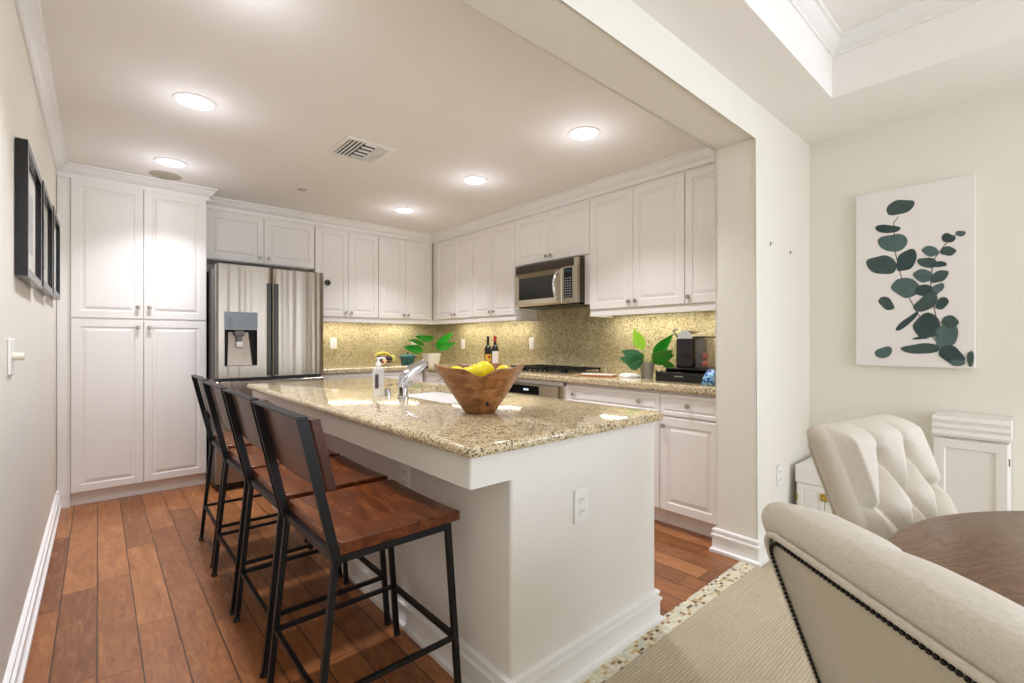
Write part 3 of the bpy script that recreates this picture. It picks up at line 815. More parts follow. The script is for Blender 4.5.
lem = [(-.088, .045, .168, .3, 'lemon at the left of the bowl, mostly hidden by the rim'), (-.045, -.03, .176, 1.2, 'lemon at the left of the bowl, its top rounding above the rim'),
       (.01, -.072, .140, 2.3, 'lemon at the front of the bowl, showing in the dip of the rim'), (.028, .008, .186, .9, 'highest lemon in the middle of the bowl'),
       (.092, -.045, .170, 1.9, 'lemon at the right end of the bowl'), (-.01, .07, .16, 2.8, 'lemon at the back of the bowl')]
for k, (x, y, z, r, lb) in enumerate(lem):
    o = L0 if k == 0 else L0.copy()
    if k: COL.objects.link(o)
    o.location = (1.203+x, 1.575+y, IZ+z-.008); o.rotation_euler = (PI/2+.2*math.sin(k), .3*math.cos(k*2), r); o.scale = (1.12, 1.12, 1.12)
    tag(o, lb, 'lemon', 'lemons in the wooden bowl')
# faucet
fc = thing('faucet', 'chrome pull-out kitchen faucet standing on the island beside the sink', 'faucet', (1.195, 2.22, IZ+.0005))
b = B(); lathe(b, [(.030, 0), (.030, .006), (.024, .012), (.022, .09), (.022, .10), (.014, .108), (.001, .109)], 20); link('body', b, M_CHROME, fc, smooth=True)
b = B(); tube(b, [(-.012, 0, .055), (.005, .0, .105), (.05, .0, .143), (.10, .0, .166), (.128, .0, .178)], [.020, .028, .030, .027, .022], 18); link('spout', b, M_CHROME, fc, smooth=True)
b = B(); tube(b, [(.124, 0, .179), (.136, 0, .150)], [.017, .013], 14); link('spray_head', b, M_BLACK, fc, smooth=True)
b = B(); tube(b, [(0, -.02, .06), (.01, -.05, .07), (.03, -.085, .085)], [.009, .007, .006], 10); link('lever', b, M_CHROME, fc, smooth=True)
cp = thing('air_gap_cap', 'small round chrome cap on the island counter between the soap bottle and the faucet', 'sink cap', (1.205, 2.42, IZ+.0005))
b = B(); lathe(b, [(.022, 0), (.022, .004), (.018, .006), (.018, .034), (.014, .038), (.001, .038)], 18); link('cap', b, M_CHROME, cp, smooth=True)
# soap bottle
M_CLEAR = mat('clear_plastic', (232, 235, 240), .1, 0, None, Alpha=.42)
sb = thing('soap_bottle', 'clear soap pump bottle with white pump and small dark label on the island', 'soap bottle', (1.135, 2.385, IZ+.0005))
b = B(); lathe(b, [(.028, 0), (.031, .004), (.031, .135), (.028, .147), (.014, .156), (.013, .162), (.001, .163)], 22); link('bottle', b, M_CLEAR, sb, smooth=True)
b = B(); lathe(b, [(.015, .163), (.015, .180), (.007, .182), (.006, .198), (.012, .199), (.012, .208), (.001, .209)], 16)
tube(b, [(0, 0, .204), (.02, -.006, .205), (.036, -.011, .199)], .005, 8); link('pump', b, M_PLATE, sb, smooth=True)
b = B()
R = [[(.0316*math.cos(a), .0316*math.sin(a), z) for z in (.045, .12)] + [(.0322*math.cos(a), .0322*math.sin(a), z) for z in (.12, .045)] for a in [math.radians(-150+k*6) for k in range(7)]]
loft(b, R); link('label', b, mat('label_slate', (70, 66, 72), .5), sb)

# ------------------------------------------------------------------ plants
def leaf(bm, base, az, elev, length, width, droop=.5, split=False, twist=0):
    n = 10; d = Vector((math.cos(az)*math.cos(elev), math.sin(az)*math.cos(elev), math.sin(elev)))
    side = Vector((-math.sin(az), math.cos(az), 0)); side = Matrix.Rotation(twist, 3, d) @ side
    p = Vector(base); rows = []
    for i in range(n+1):
        u = i/n; w = width/2*(math.sin(PI*min(1, u**.72))**.95)*(1-.15*u)+.0006
        up = side.cross(d).normalized()
        rows.append([p-side*w+up*w*.25, p-side*w*.5+up*w*.08, p.copy(), p+side*w*.5+up*w*.08, p+side*w+up*w*.25])
        el = math.asin(max(-1, min(1, d.z))) - droop/n
        h = Vector((d.x, d.y, 0)); h = h.normalized() if h.length > 1e-4 else Vector((math.cos(az), math.sin(az), 0))
        d = (h*math.cos(el)+Vector((0, 0, math.sin(el)))).normalized(); p = p+d*length/n
    th = Vector((0, 0, .0012))
    vs_ = [[bm.verts.new(q) for q in r] for r in rows]
    for a, c in zip(vs_, vs_[1:]):
        for k in range(4): bm.faces.new((a[k], a[k+1], c[k+1], c[k]))
def leafmat(name, a, b_, tr=.25):
    m = mat(name, a, .35); t = NT(m); t.color(t.mix(t.noise(t.coord(), 14, 2), a, b_))
    m.node_tree.nodes['Principled BSDF'].inputs['Transmission Weight'].default_value = 0
    return m
M_LEAF = leafmat('bright_green_leaf', (58, 178, 48), (30, 134, 38)); M_LEAFD = leafmat('deep_green_leaf', (92, 160, 118), (44, 120, 66)); M_LEAFY = leafmat('yellow_green_leaf', (190, 232, 60), (140, 214, 50))
M_STEM = mat('plant_stem', (150, 176, 60), .5); M_SOIL = mat('potting_soil', (60, 44, 32), .95)
def pot(parent, r0, r1, h, m, square=False):
    b = B()
    if square:
        R = [rrect(-q, q, -q, q, q*.2, z, 4) for q, z in ((r0, 0), (r1, h), (r1-.008, h), (r1-.010, h-.02), (.004, h-.021))]
        loft(b, R)
    else: lathe(b, [(r0, 0), (r1, h*.9), (r1, h), (r1-.006, h), (r1-.008, h-.018), (.001, h-.019)], 28)
    link('pot', b, m, parent, smooth=True)
    b = B(); lathe(b, [(.001, h-.018), (r1-.012, h-.018), (r1-.012, h-.012), (.001, h-.010)], 20); link('soil', b, M_SOIL, parent)
def foliage(parent, specs, h, name='foliage', m=M_LEAF):
    b = B(); s_ = B()
    for (az, el, sl, L_, w, dr, tw) in specs:
        az = math.radians(az); el = math.radians(el)
        d = Vector((math.cos(az)*math.cos(el), math.sin(az)*math.cos(el), math.sin(el)))
        p0 = Vector((math.cos(az)*.012, math.sin(az)*.012, h-.02)); p1 = p0+d*sl
        tube(s_, [p0, p0+(p1-p0)*.5+Vector((0, 0, sl*.06)), p1], .0032, 6)
        leaf(b, p1, az, el-.1, L_, w, dr, twist=tw)
    link(name, b, m, parent, smooth='all', recalc=False)
    link('stem', s_, M_STEM, parent, smooth=True)
# view-side directions: image-left at the back corner is world (-.87,.49)-ish => azimuth 138 deg ; right = -41 deg
p1 = thing('potted_plant', 'leafy green plant in a square white pot in the counter corner', 'plant', (2.98, 4.85, .9155))
pot(p1, .068, .084, .125, mat('white_pot', (222, 218, 208), .5), True)
foliage(p1, [(138, 58, .13, .23, .12, 1.1, .7), (150, 78, .17, .18, .14, 1.7, 1.1), (160, 28, .10, .24, .12, .3, 1.1), (-38, 60, .09, .28, .12, .3, -1.1), (-50, 40, .09, .24, .10, .4, -1.1), (-150, 72, .16, .20, .16, 1.4, .6), (110, 74, .18, .18, .15, 1.7, .8)], .125)
p2 = thing('potted_plant', 'broad-leaved green plant in a round grey pot on the range-wall counter', 'plant', (3.02, 1.945, .9155))
pot(p2, .042, .054, .115, mat('grey_stone_pot', (150, 146, 136), .7))
foliage(p2, [(-60, 62, .07, .21, .095, .2, -1.1), (-48, 40, .03, .17, .12, .5, -1.0), (-38, 5, .10, .14, .07, .8, -1.0), (-75, 48, .05, .16, .14, .5, -.7)], .115)
foliage(p2, [(125, 80, .11, .17, .095, .2, 1.2)], .115, 'pale_foliage', M_LEAFY)
foliage(p2, [(135, 30, .03, .17, .11, .4, 1.1), (150, 45, .04, .16, .12, .5, .9), (118, 52, .06, .15, .12, .8, 1.0), (165, 12, .03, .14, .11, .3, .9)], .115, 'variegated_foliage', M_LEAFD)

# ------------------------------------------------------------------ back counter things
CZ = .9155
fb = thing('wire_fruit_basket', 'low wire basket holding dark and yellow fruit on the back counter', 'fruit basket', (2.38, 4.86, CZ))
b = B()
for r_, z in ((.07, .003), (.11, .03), (.135, .055)):
    tube(b, [(r_*math.cos(2*PI*k/24), r_*math.sin(2*PI*k/24), z) for k in range(25)], .0025, 6, caps=False)
for k in range(12):
    a = 2*PI*k/12; tube(b, [(q*math.cos(a), q*math.sin(a), z) for q, z in ((.0, .003), (.07, .003), (.11, .03), (.135, .055))], .0018, 5)
link('wire_frame', b, mat('light_wire', (190, 180, 150), .3, 1), fb, smooth=True)
fruits = [('avocado', (-.07, -.03, .075), .036, (44, 34, 34), 'dark purple fruit at the left of the wire basket'), ('avocado', (.03, -.05, .07), .040, (52, 38, 48), 'dark round fruit in the middle of the wire basket'),
          ('orange', (-.025, -.055, .045), .032, (206, 120, 50), 'small orange fruit low at the front of the wire basket'), ('pear', (.095, -.01, .075), .036, (214, 206, 96), 'yellow-green fruit at the right of the wire basket'),
          ('banana', (0, .03, .105), .0, (228, 206, 70), 'yellow banana across the top of the wire basket')]
for nm, c, r_, rgb, lb in fruits:
    b = B()
    if nm == 'banana':
        tube(b, [(-.10+.02*k, .0, .03*math.sin(PI*k/10)) for k in range(11)], [.006, .012, .016, .018, .019, .019, .019, .018, .016, .011, .005], 10)
    else:
        sphere(b, (0, 0, 0), r_, 1, 1, 1.05 if nm != 'pear' else 1.2)
        tube(b, [(0, 0, r_), (.002, 0, r_+.008)], .002, 6)
    o = link(nm, b, mat('skin_'+nm+str(rgb[0]), rgb, .45), smooth=True); o.location = (2.38+c[0], 4.86+c[1], CZ+c[2]); tag(o, lb, 'fruit')
pt = thing('casserole_pot', 'small teal lidded casserole pot on the back counter', 'cooking pot', (2.68, 4.88, CZ))
b = B(); lathe(b, [(.066, 0), (.072, .004), (.088, .085), (.092, .09), (.088, .094), (.001, .094)], 28)
link('body', b, mat('teal_enamel', (34, 88, 92), .25), pt, smooth=True)
b = B(); lathe(b, [(.092, .0945), (.090, .100), (.06, .112), (.02, .120), (.001, .121)], 28); ld = link('lid', b, mat('teal_lid', (70, 120, 122), .22), pt, smooth=True)
b = B(); lathe(b, [(.007, .120), (.006, .128), (.014, .132), (.013, .140), (.001, .142)], 14); link('lid_knob', b, M_BLACK, ld, smooth=True)
for s in (-1, 1):
    b = B(); box(b, min(s*.086, s*.112), max(s*.086, s*.112), -.022, .022, .078, .088, .004); link('handle', b, mat('teal_enamel'), pt, smooth=True)
def bottle(label, loc, lab, capc, sc=1):
    t = thing('wine_bottle', label, 'wine bottle', loc)
    b = B(); lathe(b, [(.034, 0), (.037, .004), (.037, .185), (.033, .205), (.017, .228), (.0145, .24), (.0145, .27)], 24); link('bottle', b, mat('dark_wine_glass', (20, 22, 16), .08), t, smooth=True)
    b = B(); lathe(b, [(.0155, .262), (.0155, .312), (.016, .314), (.016, .320), (.001, .321)], 18); link('capsule', b, mat('capsule_%d' % capc[0], capc, .4), t, smooth=True)
    b = B()
    ca = math.atan2(-loc[1], -loc[0])
    angs = [ca+.25+math.radians(-62+k*10.3) for k in range(13)]
    z0_, z1_ = lab[1]
    R = [[(.0374*math.cos(a), .0374*math.sin(a), z0_), (.0379*math.cos(a), .0379*math.sin(a), z0_), (.0379*math.cos(a), .0379*math.sin(a), z1_), (.0374*math.cos(a), .0374*math.sin(a), z1_)] for a in angs]
    loft(b, R); lb = link('label', b, mat('wine_label_%d' % lab[0][0], lab[0], .6), t, smooth=True)
    if lab[2]:
        b = B(); R = [[(.0380*math.cos(a), .0380*math.sin(a), z0_+.04), (.0384*math.cos(a), .0384*math.sin(a), z0_+.04), (.0384*math.cos(a), .0384*math.sin(a), z1_-.012), (.0380*math.cos(a), .0380*math.sin(a), z1_-.012)] for a in angs[5:10]]
        loft(b, R); link('label_emblem', b, mat('label_red', (150, 60, 60), .6), lb)
bottle('wine bottle with gold label and dark capsule, left of the pair on the counter', (3.14, 3.97, CZ), ((214, 168, 60), (.045, .13), 1), (30, 22, 22))
bottle('wine bottle with tall white label and red capsule, right of the pair', (3.09, 3.79, CZ), ((226, 218, 216), (.03, .165), 0), (160, 24, 28))

# coffee station
dw = thing('pod_drawer', 'low black pod storage drawer under the coffee maker on the range-wall counter', 'storage drawer', (2.84, 1.76, CZ), RR)
link('tray_base', bx(0, .345, 0, .34, 0, .012), M_BLACK, dw)
link('drawer_front', bx(.0, .345, -.008, .004, .004, .062, .003), M_BLACK, dw)
link('top_deck', bx(.05, .345, .04, .34, .078, .088, .003), M_BLACK, dw)
b = B(); box(b, .05, .058, .04, .33, .012, .078); box(b, .337, .345, .04, .33, .012, .078); box(b, .05, .345, .322, .33, .012, .078); link('frame_side', b, M_BLACK, dw)
b = B(); tube(b, [(.0, .0, .0+.06), (.0, .30, .06)], .004, 6); tube(b, [(.004, -.002, .075), (.004, -.002, .0)], .006, 6); link('wire_rail', b, M_BLKMET, dw)
link('badge', bx(.14, .20, -.0095, -.0075, .034, .040), mat('badge_silver', (170, 170, 172), .3, .8), dw)
def pod(i, x, y, z, rgb, lb):
    b = B(); lathe(b, [(.017, 0), (.022, .03), (.025, .031), (.025, .034), (.001, .0345)], 14)
    o = link('coffee_pod', b, mat('pod_%d_%d' % (rgb[0], rgb[1]), rgb, .4), smooth=True); o.location = (x, y, z); tag(o, lb, 'coffee pod', 'coffee pods in the black drawer')
pod(0, 2.875, 1.70, CZ+.0125, (216, 206, 176), 'cream coffee pod at the left end of the open black drawer')
pod(1, 2.872, 1.44, CZ+.0125, (190, 36, 40), 'red coffee pod at the right of the black drawer, left of the other red one')
pod(2, 2.872, 1.395, CZ+.0125, (186, 30, 36), 'red coffee pod nearest the blue packet')
cm = thing('coffee_maker', 'tall black single-serve coffee maker with chrome top standing on the black drawer', 'coffee maker', (2.93, 1.665, CZ+.0885), RR)
link('body', bx(0, .115, 0, .22, 0, .195, .008, 3), mat('coffee_maker_black', (26, 20, 18), .15), cm, smooth=True)
b = B(); R = []
for k in range(11):
    a = PI*k/10; R.append([(.0575-.052*math.cos(a), y, .196+.056*math.sin(a)) for y in (.012, .19)])
vv = [[(p[0], p[1], p[2]) for p in r] for r in R]
loft(b, [[r[0] for r in vv], [r[1] for r in vv]]); link('chrome_hood', b, M_CHROME, cm, smooth=True)
b = B(); tube(b, [(-.004, .03, .205), (-.012, -.01, .25), (.03, -.02, .262)], .006, 8); link('lever', b, M_CHROME, cm, smooth=True)
tk = link('water_tank', bx(.119, .175, .03, .19, .0, .20, .006), mat('smoky_clear', (150, 140, 138), .06, 0, None, Alpha=.30), cm)
link('tank_lid', bx(.112, .19, .02, .20, .201, .210, .003), M_BLACK, cm)
M_R1 = mat('bauble_red', (186, 60, 62), .35); M_R2 = mat('bauble_orange', (214, 96, 60), .35)
for k, (m_, y_, z_, lb) in enumerate(((M_R2, 0, .026, 'orange ball fruit at the bottom of the clear tank'), (M_R1, .0, .078, 'red ball fruit above the orange one in the clear tank'))):
    b = B(); sphere(b, (0, 0, 0), .024); o = link('fruit_ball', b, m_, smooth='all'); o.location = (2.93+.11+y_, 1.665-.147, CZ+.0885+z_+.0015); tag(o, lb, 'fruit')
pk = thing('snack_packet', 'blue patterned snack packet leaning at the right end of the black drawer by the pillar', 'packet', (2.77, 1.405, CZ), RR)
b = B(); R = []
for k in range(9):
    u = k/8; th = .018*math.sin(PI*u)+.001
    y = .0+u*.03; z = .001+u*.095
    R.append([(0-.0*u+.03*u, y-th, z), (.06, y-th*1.3, z), (.075+.0*u, y-th, z), (.075, y+th, z), (.03*u, y+th, z)])
loft(b, R)
pm = mat('blue_packet', (60, 110, 170), .35); t = NT(pm); t.color(t.ramp(t.noise(t.coord(), 55, 2), [(.38, (24, 50, 130)), (.5, (90, 160, 210)), (.62, (180, 214, 226))]))
link('pouch', b, pm, pk, smooth=True)
# board and cloth
bd = thing('cutting_board', 'small white marble board with a wooden edge lying on the counter right of the cooktop', 'cutting board', (2.86, 2.30, CZ), math.radians(-72))
link('wood_edge', bx(-.10, .16, -.055, .055, 0, .010, .003), mat('board_wood', (168, 104, 60), .5), bd)
link('marble_top', bx(-.095, .155, -.05, .05, .0102, .018, .003), mat('marble_white', (232, 224, 214), .3), bd)
cl = B(); R = []
for k in range(13):
    a = 2*PI*k/12
rings = []
for q, z in ((1, 0), (1.02, .008), (.9, .018), (.55, .026), (.1, .028)):
    rings.append([(q*(.075+.01*math.sin(3*a))*math.cos(a), q*(.045+.006*math.sin(4*a+1))*math.sin(a), z+.003*math.sin(5*a)*(1 if z > .005 else 0)) for a in (2*PI*i/28 for i in range(28))])
loft(cl, rings); o = link('folded_cloth', cl, mat('white_cloth', (228, 224, 216), .9), smooth=True); o.location = (2.96, 2.06, CZ); o.rotation_euler = (0, 0, -1.3)
tag(o, 'crumpled white cloth on the counter between the marble board and the grey-potted plant', 'cloth')

# ------------------------------------------------------------------ ceiling fittings
lbl = ['recessed ceiling light on the left row nearest the camera, above the frame edge', 'left-row recessed ceiling light above the bar stools', 'left-row recessed ceiling light nearest the pantry, beside the round speaker',
       'recessed ceiling light nearest the beam in the right row', 'middle recessed ceiling light of the right row, in front of the microwave', 'right-row recessed ceiling light farthest away, near the back corner']
d0 = None
for (x, y), lb in zip(DOWN, lbl):
    if d0 is None:
        d0 = thing('recessed_light', lb, 'ceiling light', (x, y, H), 0, 'recessed lights in the kitchen ceiling')
        b = B(); R = [circ(q, z, 36) for q, z in ((.078, -.001), (.08, -.006), (.098, -.005), (.10, -.0005))]; loft(b, R, caps=False); link('trim_ring', b, M_TRIM, d0, smooth=True)
        b = B(); lathe(b, [(.078, -.001), (.078, -.004), (.001, -.0045)], 32); link('lens', b, M_LAMP, d0, smooth=True)
    else: dup(d0, (x, y, H), 0, lb)
b = B(); lathe(b, [(.10, 0), (.10, -.003), (.094, -.005), (.001, -.005)], 36)
o = link('ceiling_speaker', b, mat('speaker_grille', (186, 178, 160), .8), smooth=True); o.location = (.385, 4.42, H-.0005); tag(o, 'flat round ceiling speaker next to the recessed light above the pantry', 'speaker')
b = B(); lathe(b, [(.035, 0), (.035, -.004), (.02, -.007), (.001, -.007)], 24)
o = link('sprinkler_cover', b, mat('cover_paint', (200, 192, 180), .6), smooth=True); o.location = (1.27, 4.09, H-.0005); tag(o, 'small round sprinkler cover on the ceiling in front of the over-fridge cabinet', 'sprinkler cover')
vt = thing('ceiling_vent', 'rectangular white ceiling air vent with dark slats over the island', 'air vent', (1.31, 2.995, H-.0005))
b = B(); R = [[(-a, -c, z), (a, -c, z), (a, c, z), (-a, c, z)] for a, c, z in ((.165, .165, 0), (.165, .165, -.006), (.14, .14, -.008), (.14, .14, -.002))]
loft(b, R, caps=False); link('frame', b, M_TRIM, vt)
link('backing', bx(-.14, .14, -.14, .14, -.002, -.0005), mat('vent_dark', (40, 34, 30), .8), vt)
b = B()
for k in range(4): x = -.13+k*.025; box(b, x, x+.009, -.14, .14, -.009, -.002)
for k in range(5): yv = -.135+k*.058; box(b, -.03, .045, yv, yv+.022, -.009, -.002)
for k in range(5): x = .05+k*.019; box(b, x, x+.013, -.14, .14, -.009, -.002)
link('slat', b, M_TRIM, vt)
# under-cabinet strip fixtures
ul = ['under-cabinet strip light right of the refrigerator', 'under-cabinet strip light on the back wall near the corner', 'under-cabinet strip light on the range wall nearest the corner', 'under-cabinet strip light left of the microwave', 'under-cabinet strip light above the potted plant right of the microwave', 'short under-cabinet strip light beside the pillar']
for (cx, cy, al, Lg), lb in zip(UNDER, ul):
    hx, hy = (.02, Lg/2) if al else (Lg/2, .02)
    t = thing('under_cabinet_light', lb, 'strip light', (cx, cy, 1.43))
    link('housing', bx(-hx, hx, -hy, hy, -.022, -.0005), M_PLATE, t)
    link('lens', bx(-hx*.85, hx*.85, -hy*.95, hy*.95, -.027, -.0225), M_STRIP, t)

# ------------------------------------------------------------------ pictures on the left wall (face +x)
def frame(label, y0, y1, z0, z1, dep=.032):
    t = thing('picture_frame', label, 'picture frame', (LX+.002, (y0+y1)/2, (z0+z1)/2))
    hw, hh = (y1-y0)/2, (z1-z0)/2; fw_ = .05
    b = B()
    R = [[(x, -a, -c), (x, a, -c), (x, a, c), (x, -a, c)] for x, a, c in ((0, hw, hh), (dep, hw, hh), (dep, hw-fw_*.6, hh-fw_*.6), (dep-.016, hw-fw_*.6, hh-fw_*.6))]
    loft(b, R, caps=False); link('frame', b, mat('black_gloss_frame', (20, 19, 19), .22), t)
    link('mat_board', bx(.002, .013, -hw+.02, hw-.02, -hh+.02, hh-.02), mat('mat_board_white', (224, 222, 214), .6), t)
    b = bx(.013, .0136, -hw*.5, hw*.5, -hh*.5, hh*.5); link('print', b, mat('grey_print', (188, 188, 184), .6), t)
    link('glass', bx(.0142, .0152, -hw+.03, hw-.03, -hh+.03, hh-.03), mat('picture_glass', (250, 250, 250), .03, 0, None, Alpha=.10), t)
frame('black picture frame on the left wall nearest the camera', 2.38, 2.93, 1.412, 1.893)
frame('black picture frame in the middle of the three on the left wall', 3.02, 3.60, 1.432, 1.912)
frame('black picture frame on the left wall nearest the pantry', 3.68, 4.26, 1.45, 1.94)

# ------------------------------------------------------------------ canvas on dining wall
f_ = 472.; ca_ = math.radians(41.25)
def onwall(u, v, X):
    r = (u-512)/f_; dx = math.sin(ca_)+r*math.cos(ca_); dy = math.cos(ca_)-r*math.sin(ca_); t = X/dx
    return (dy*t, CAMH+(341-v)/f_*t)
CX = DX-.04
cv = thing('canvas_art', 'large white canvas with a dark green eucalyptus branch print on the dining wall', 'wall art', (0, 0, 0))
cy1, _ = onwall(856, 195, CX); cy0, _ = onwall(975, 173, CX)
cz1 = onwall(856, 196, CX)[1]; cz0 = onwall(856, 364.5, CX)[1]
link('canvas', bx(CX, DX-.002, cy0, cy1, cz0, cz1, .002), mat('canvas_white', (233, 226, 222), .8), cv)
leaves = [(162, 120, 47, 24, -20), (122, 190, 40, 15, 0), (140, 235, 47, 32, 0), (105, 308, 49, 32, 12), (185, 292, 28, 40, 35), (182, 380, 48, 30, 5), (118, 432, 28, 18, 30), (185, 492, 46, 13, -40),
          (110, 592, 28, 20, -15), (232, 580, 62, 18, 0), (252, 505, 44, 40, 0), (262, 262, 28, 16, 10), (318, 262, 26, 15, -5), (320, 220, 22, 16, 0), (360, 205, 16, 12, 0), (252, 300, 32, 18, 10), (292, 305, 24, 11, 0),
          (240, 342, 34, 20, 10), (290, 345, 32, 17, -30), (250, 392, 38, 20, 0), (288, 382, 20, 15, -30), (248, 430, 42, 26, -30), (300, 432, 24, 17, -35), (316, 535, 36, 42, 30), (325, 492, 28, 20, 0), (330, 600, 44, 28, 20), (350, 626, 24, 13, 0), (392, 612, 11, 29, 0), (248, 540, 42, 7, -10)]
cols = [mat('leaf_print_a', (58, 76, 72), .8), mat('leaf_print_b', (44, 62, 60), .8), mat('leaf_print_c', (78, 98, 94), .8)]
for m_ in cols:
    t = NT(m_); c0 = {'leaf_print_a': ((48, 66, 62), (76, 94, 88)), 'leaf_print_b': ((36, 54, 54), (62, 82, 80)), 'leaf_print_c': ((60, 82, 80), (96, 116, 112))}[m_.name]
    t.color(t.mix(t.noise(t.coord(), 40, 4), *c0))
def cpx(u, v): return 850+u/3.253, 170+v/3.253
stems = [[(158, 150), (142, 170), (148, 270), (165, 340), (188, 405), (218, 462), (275, 550), (330, 600)], [(345, 208), (310, 240), (272, 290), (263, 345), (262, 395), (280, 475)]]
b = B()
for s_ in stems:
    pts = [onwall(*cpx(*p), CX) for p in s_]
    for (ya, za), (yb, zb) in zip(pts, pts[1:]):
        d = Vector((0, yb-ya, zb-za)).normalized(); n_ = Vector((0, -d.z, d.y))*.0022
        A = Vector((CX-.0006, ya, za)); C_ = Vector((CX-.0006, yb, zb))
        b.faces.new([b.verts.new(q) for q in (A-n_, C_-n_, C_+n_, A+n_)])
link('stem_print', b, mat('stem_print', (96, 70, 62), .8), cv)
for k, (cx, cy, rx, ry, ang) in enumerate(leaves):
    b = B(); a = math.radians(ang); pts = []
    for i in range(22):
        th = 2*PI*i/22; e = (.95+.12*math.sin(2*th+k)+.07*math.sin(3*th+2*k))*(1.04 if abs(ry) > 14 else .9)
        x = rx*(1.03+.07*math.cos(3*th+k))*math.copysign(abs(math.cos(th))**1.15, math.cos(th)); y = ry*math.sin(th)*e
        pts.append(onwall(*cpx(min(403, cx+x*math.cos(a)-y*math.sin(a)), cy+x*math.sin(a)+y*math.cos(a)), CX))
    dd = .0008+.00012*k
    b.faces.new([b.verts.new((CX-dd, y, z)) for y, z in pts])
    link('leaf_print', b, cols[k % 3], cv)

# ------------------------------------------------------------------ small white cabinets in dining corner (front faces -x)
def chest(name, label, y1, w, h, xf, ndoors, latch, ledge):
    dep = DX-xf-.004
    t = thing(name, label, 'cabinet', (xf, y1, .004), RR)
    link('body', bx(0, w, 0, dep, 0, h-.10, .002), M_CAB, t)
    b = B()
    if ledge:
        P_ = [(.0, h-.10), (-.012, h-.10), (-.018, h-.085), (-.010, h-.07), (-.016, h-.055), (-.008, h-.04), (-.014, h-.022), (-.006, h-.012), (0, h)]
        R = [[(x, y, z) for y, z in P_]+[(x, dep-.03, h), (x, dep-.03, h-.10)] for x in (-.006, w+.006)]
        loft(b, R)
    else: box(b, -.004, w+.004, -.006, dep, h-.098, h, .003)
    link('top', b, M_CAB, t, smooth=False)
    for k in range(ndoors):
        p = panel('door', t, .012+k*(w-.024)/ndoors, .012+(k+1)*(w-.024)/ndoors-.003, .04, h-.108, fr=.035, raised=False)
        link('hinge', bx(.006 if k == 0 else w-.012, .012 if k == 0 else w-.006, -.023, -.018, h-.20, h-.165), mat('brass', (190, 170, 70), .25, 1), p)
    if latch:
        l = link('latch', bx(w/2-.022, w/2+.022, -.026, -.019, h-.175, h-.135, .002), mat('brass', (190, 170, 70), .25, 1), t)
        link('latch_knob', bx(w/2-.007, w/2+.007, -.034, -.025, h-.163, h-.149, .002), mat('brass_light', (222, 210, 140), .2, 1), l)
    return t
chest('storage_chest', 'low white two-door chest with a brass latch in the corner by the pillar wall', .985, .30, .452, 3.09, 2, True, False)
tl = thing('panel_cabinet', 'tall narrow white cabinet with moulded ledge against the dining wall under the canvas', 'cabinet', (3.22, .395, .004), RR)
w = .268; h = .80; dep = DX-3.22-.004
link('body', bx(0, w, 0, dep, 0, h-.105, .002), M_CAB, tl)
P_ = [(.0, h-.10), (-.018, h-.10), (-.024, h-.085), (-.010, h-.068), (-.020, h-.052), (-.008, h-.036), (-.016, h-.018), (-.006, h-.006), (0, h)]
b = B(); loft(b, [[(x, y, z) for y, z in P_]+[(x, dep-.002, h), (x, dep-.002, h-.10)] for x in (-.004, w+.006)]); link('ledge', b, M_CAB, tl)
b = B(); spec = [(0, 0), (0, -.017), (.003, -.02), (.04, -.02), (.046, -.010), (.05, -.010)]
loft(b, [[(0.002+o, d, .03+o), (w-.002-o, d, .03+o), (w-.002-o, d, h-.112-o), (.002+o, d, h-.112-o)] for o, d in spec]); p = link('door', b, M_CAB, tl)
link('hinge', bx(w-.001, w+.004, -.016, -.004, h-.21, h-.175), M_KNOB, p)
# hooks on the pillar wall
for x, z, lb in ((2.79, 1.72, 'tiny nail hook on the pillar wall, nearer the kitchen'), (3.09, 1.708, 'tiny nail hook on the pillar wall, nearer the dining corner')):
    b = B(); tube(b, [(0, 0, 0), (0, -.008, 0), (0, -.012, .006)], .0018, 6); box(b, -.002, .002, -.003, 0, -.012, .010)
    o = link('wall_hook', b, mat('hook_bronze', (150, 128, 96), .4, .6), smooth=True); o.location = (x, TS-.0005, z); tag(o, lb, 'hook')

# ------------------------------------------------------------------ dining table
TCX, TCY, TR = 1.295, -.463, .70
tb = thing('dining_table', 'round walnut dining table at the right, between the two cream chairs', 'dining table', (TCX, TCY, .004))
b = B(); lathe(b, [(TR-.03, .712), (TR-.008, .716), (TR, .724), (TR, .738), (TR-.004, .745), (TR-.012, .748), (.001, .748)], 96)
link('tabletop', b, M_TABLE, tb, smooth=True)
b = B(); lathe(b, [(.28, 0), (.28, .02), (.12, .06), (.07, .12), (.06, .4), (.09, .62), (.20, .70), (.20, .7115)], 32)
link('pedestal', b, mat('pedestal_walnut', (96, 66, 46), .4), tb, smooth=True)

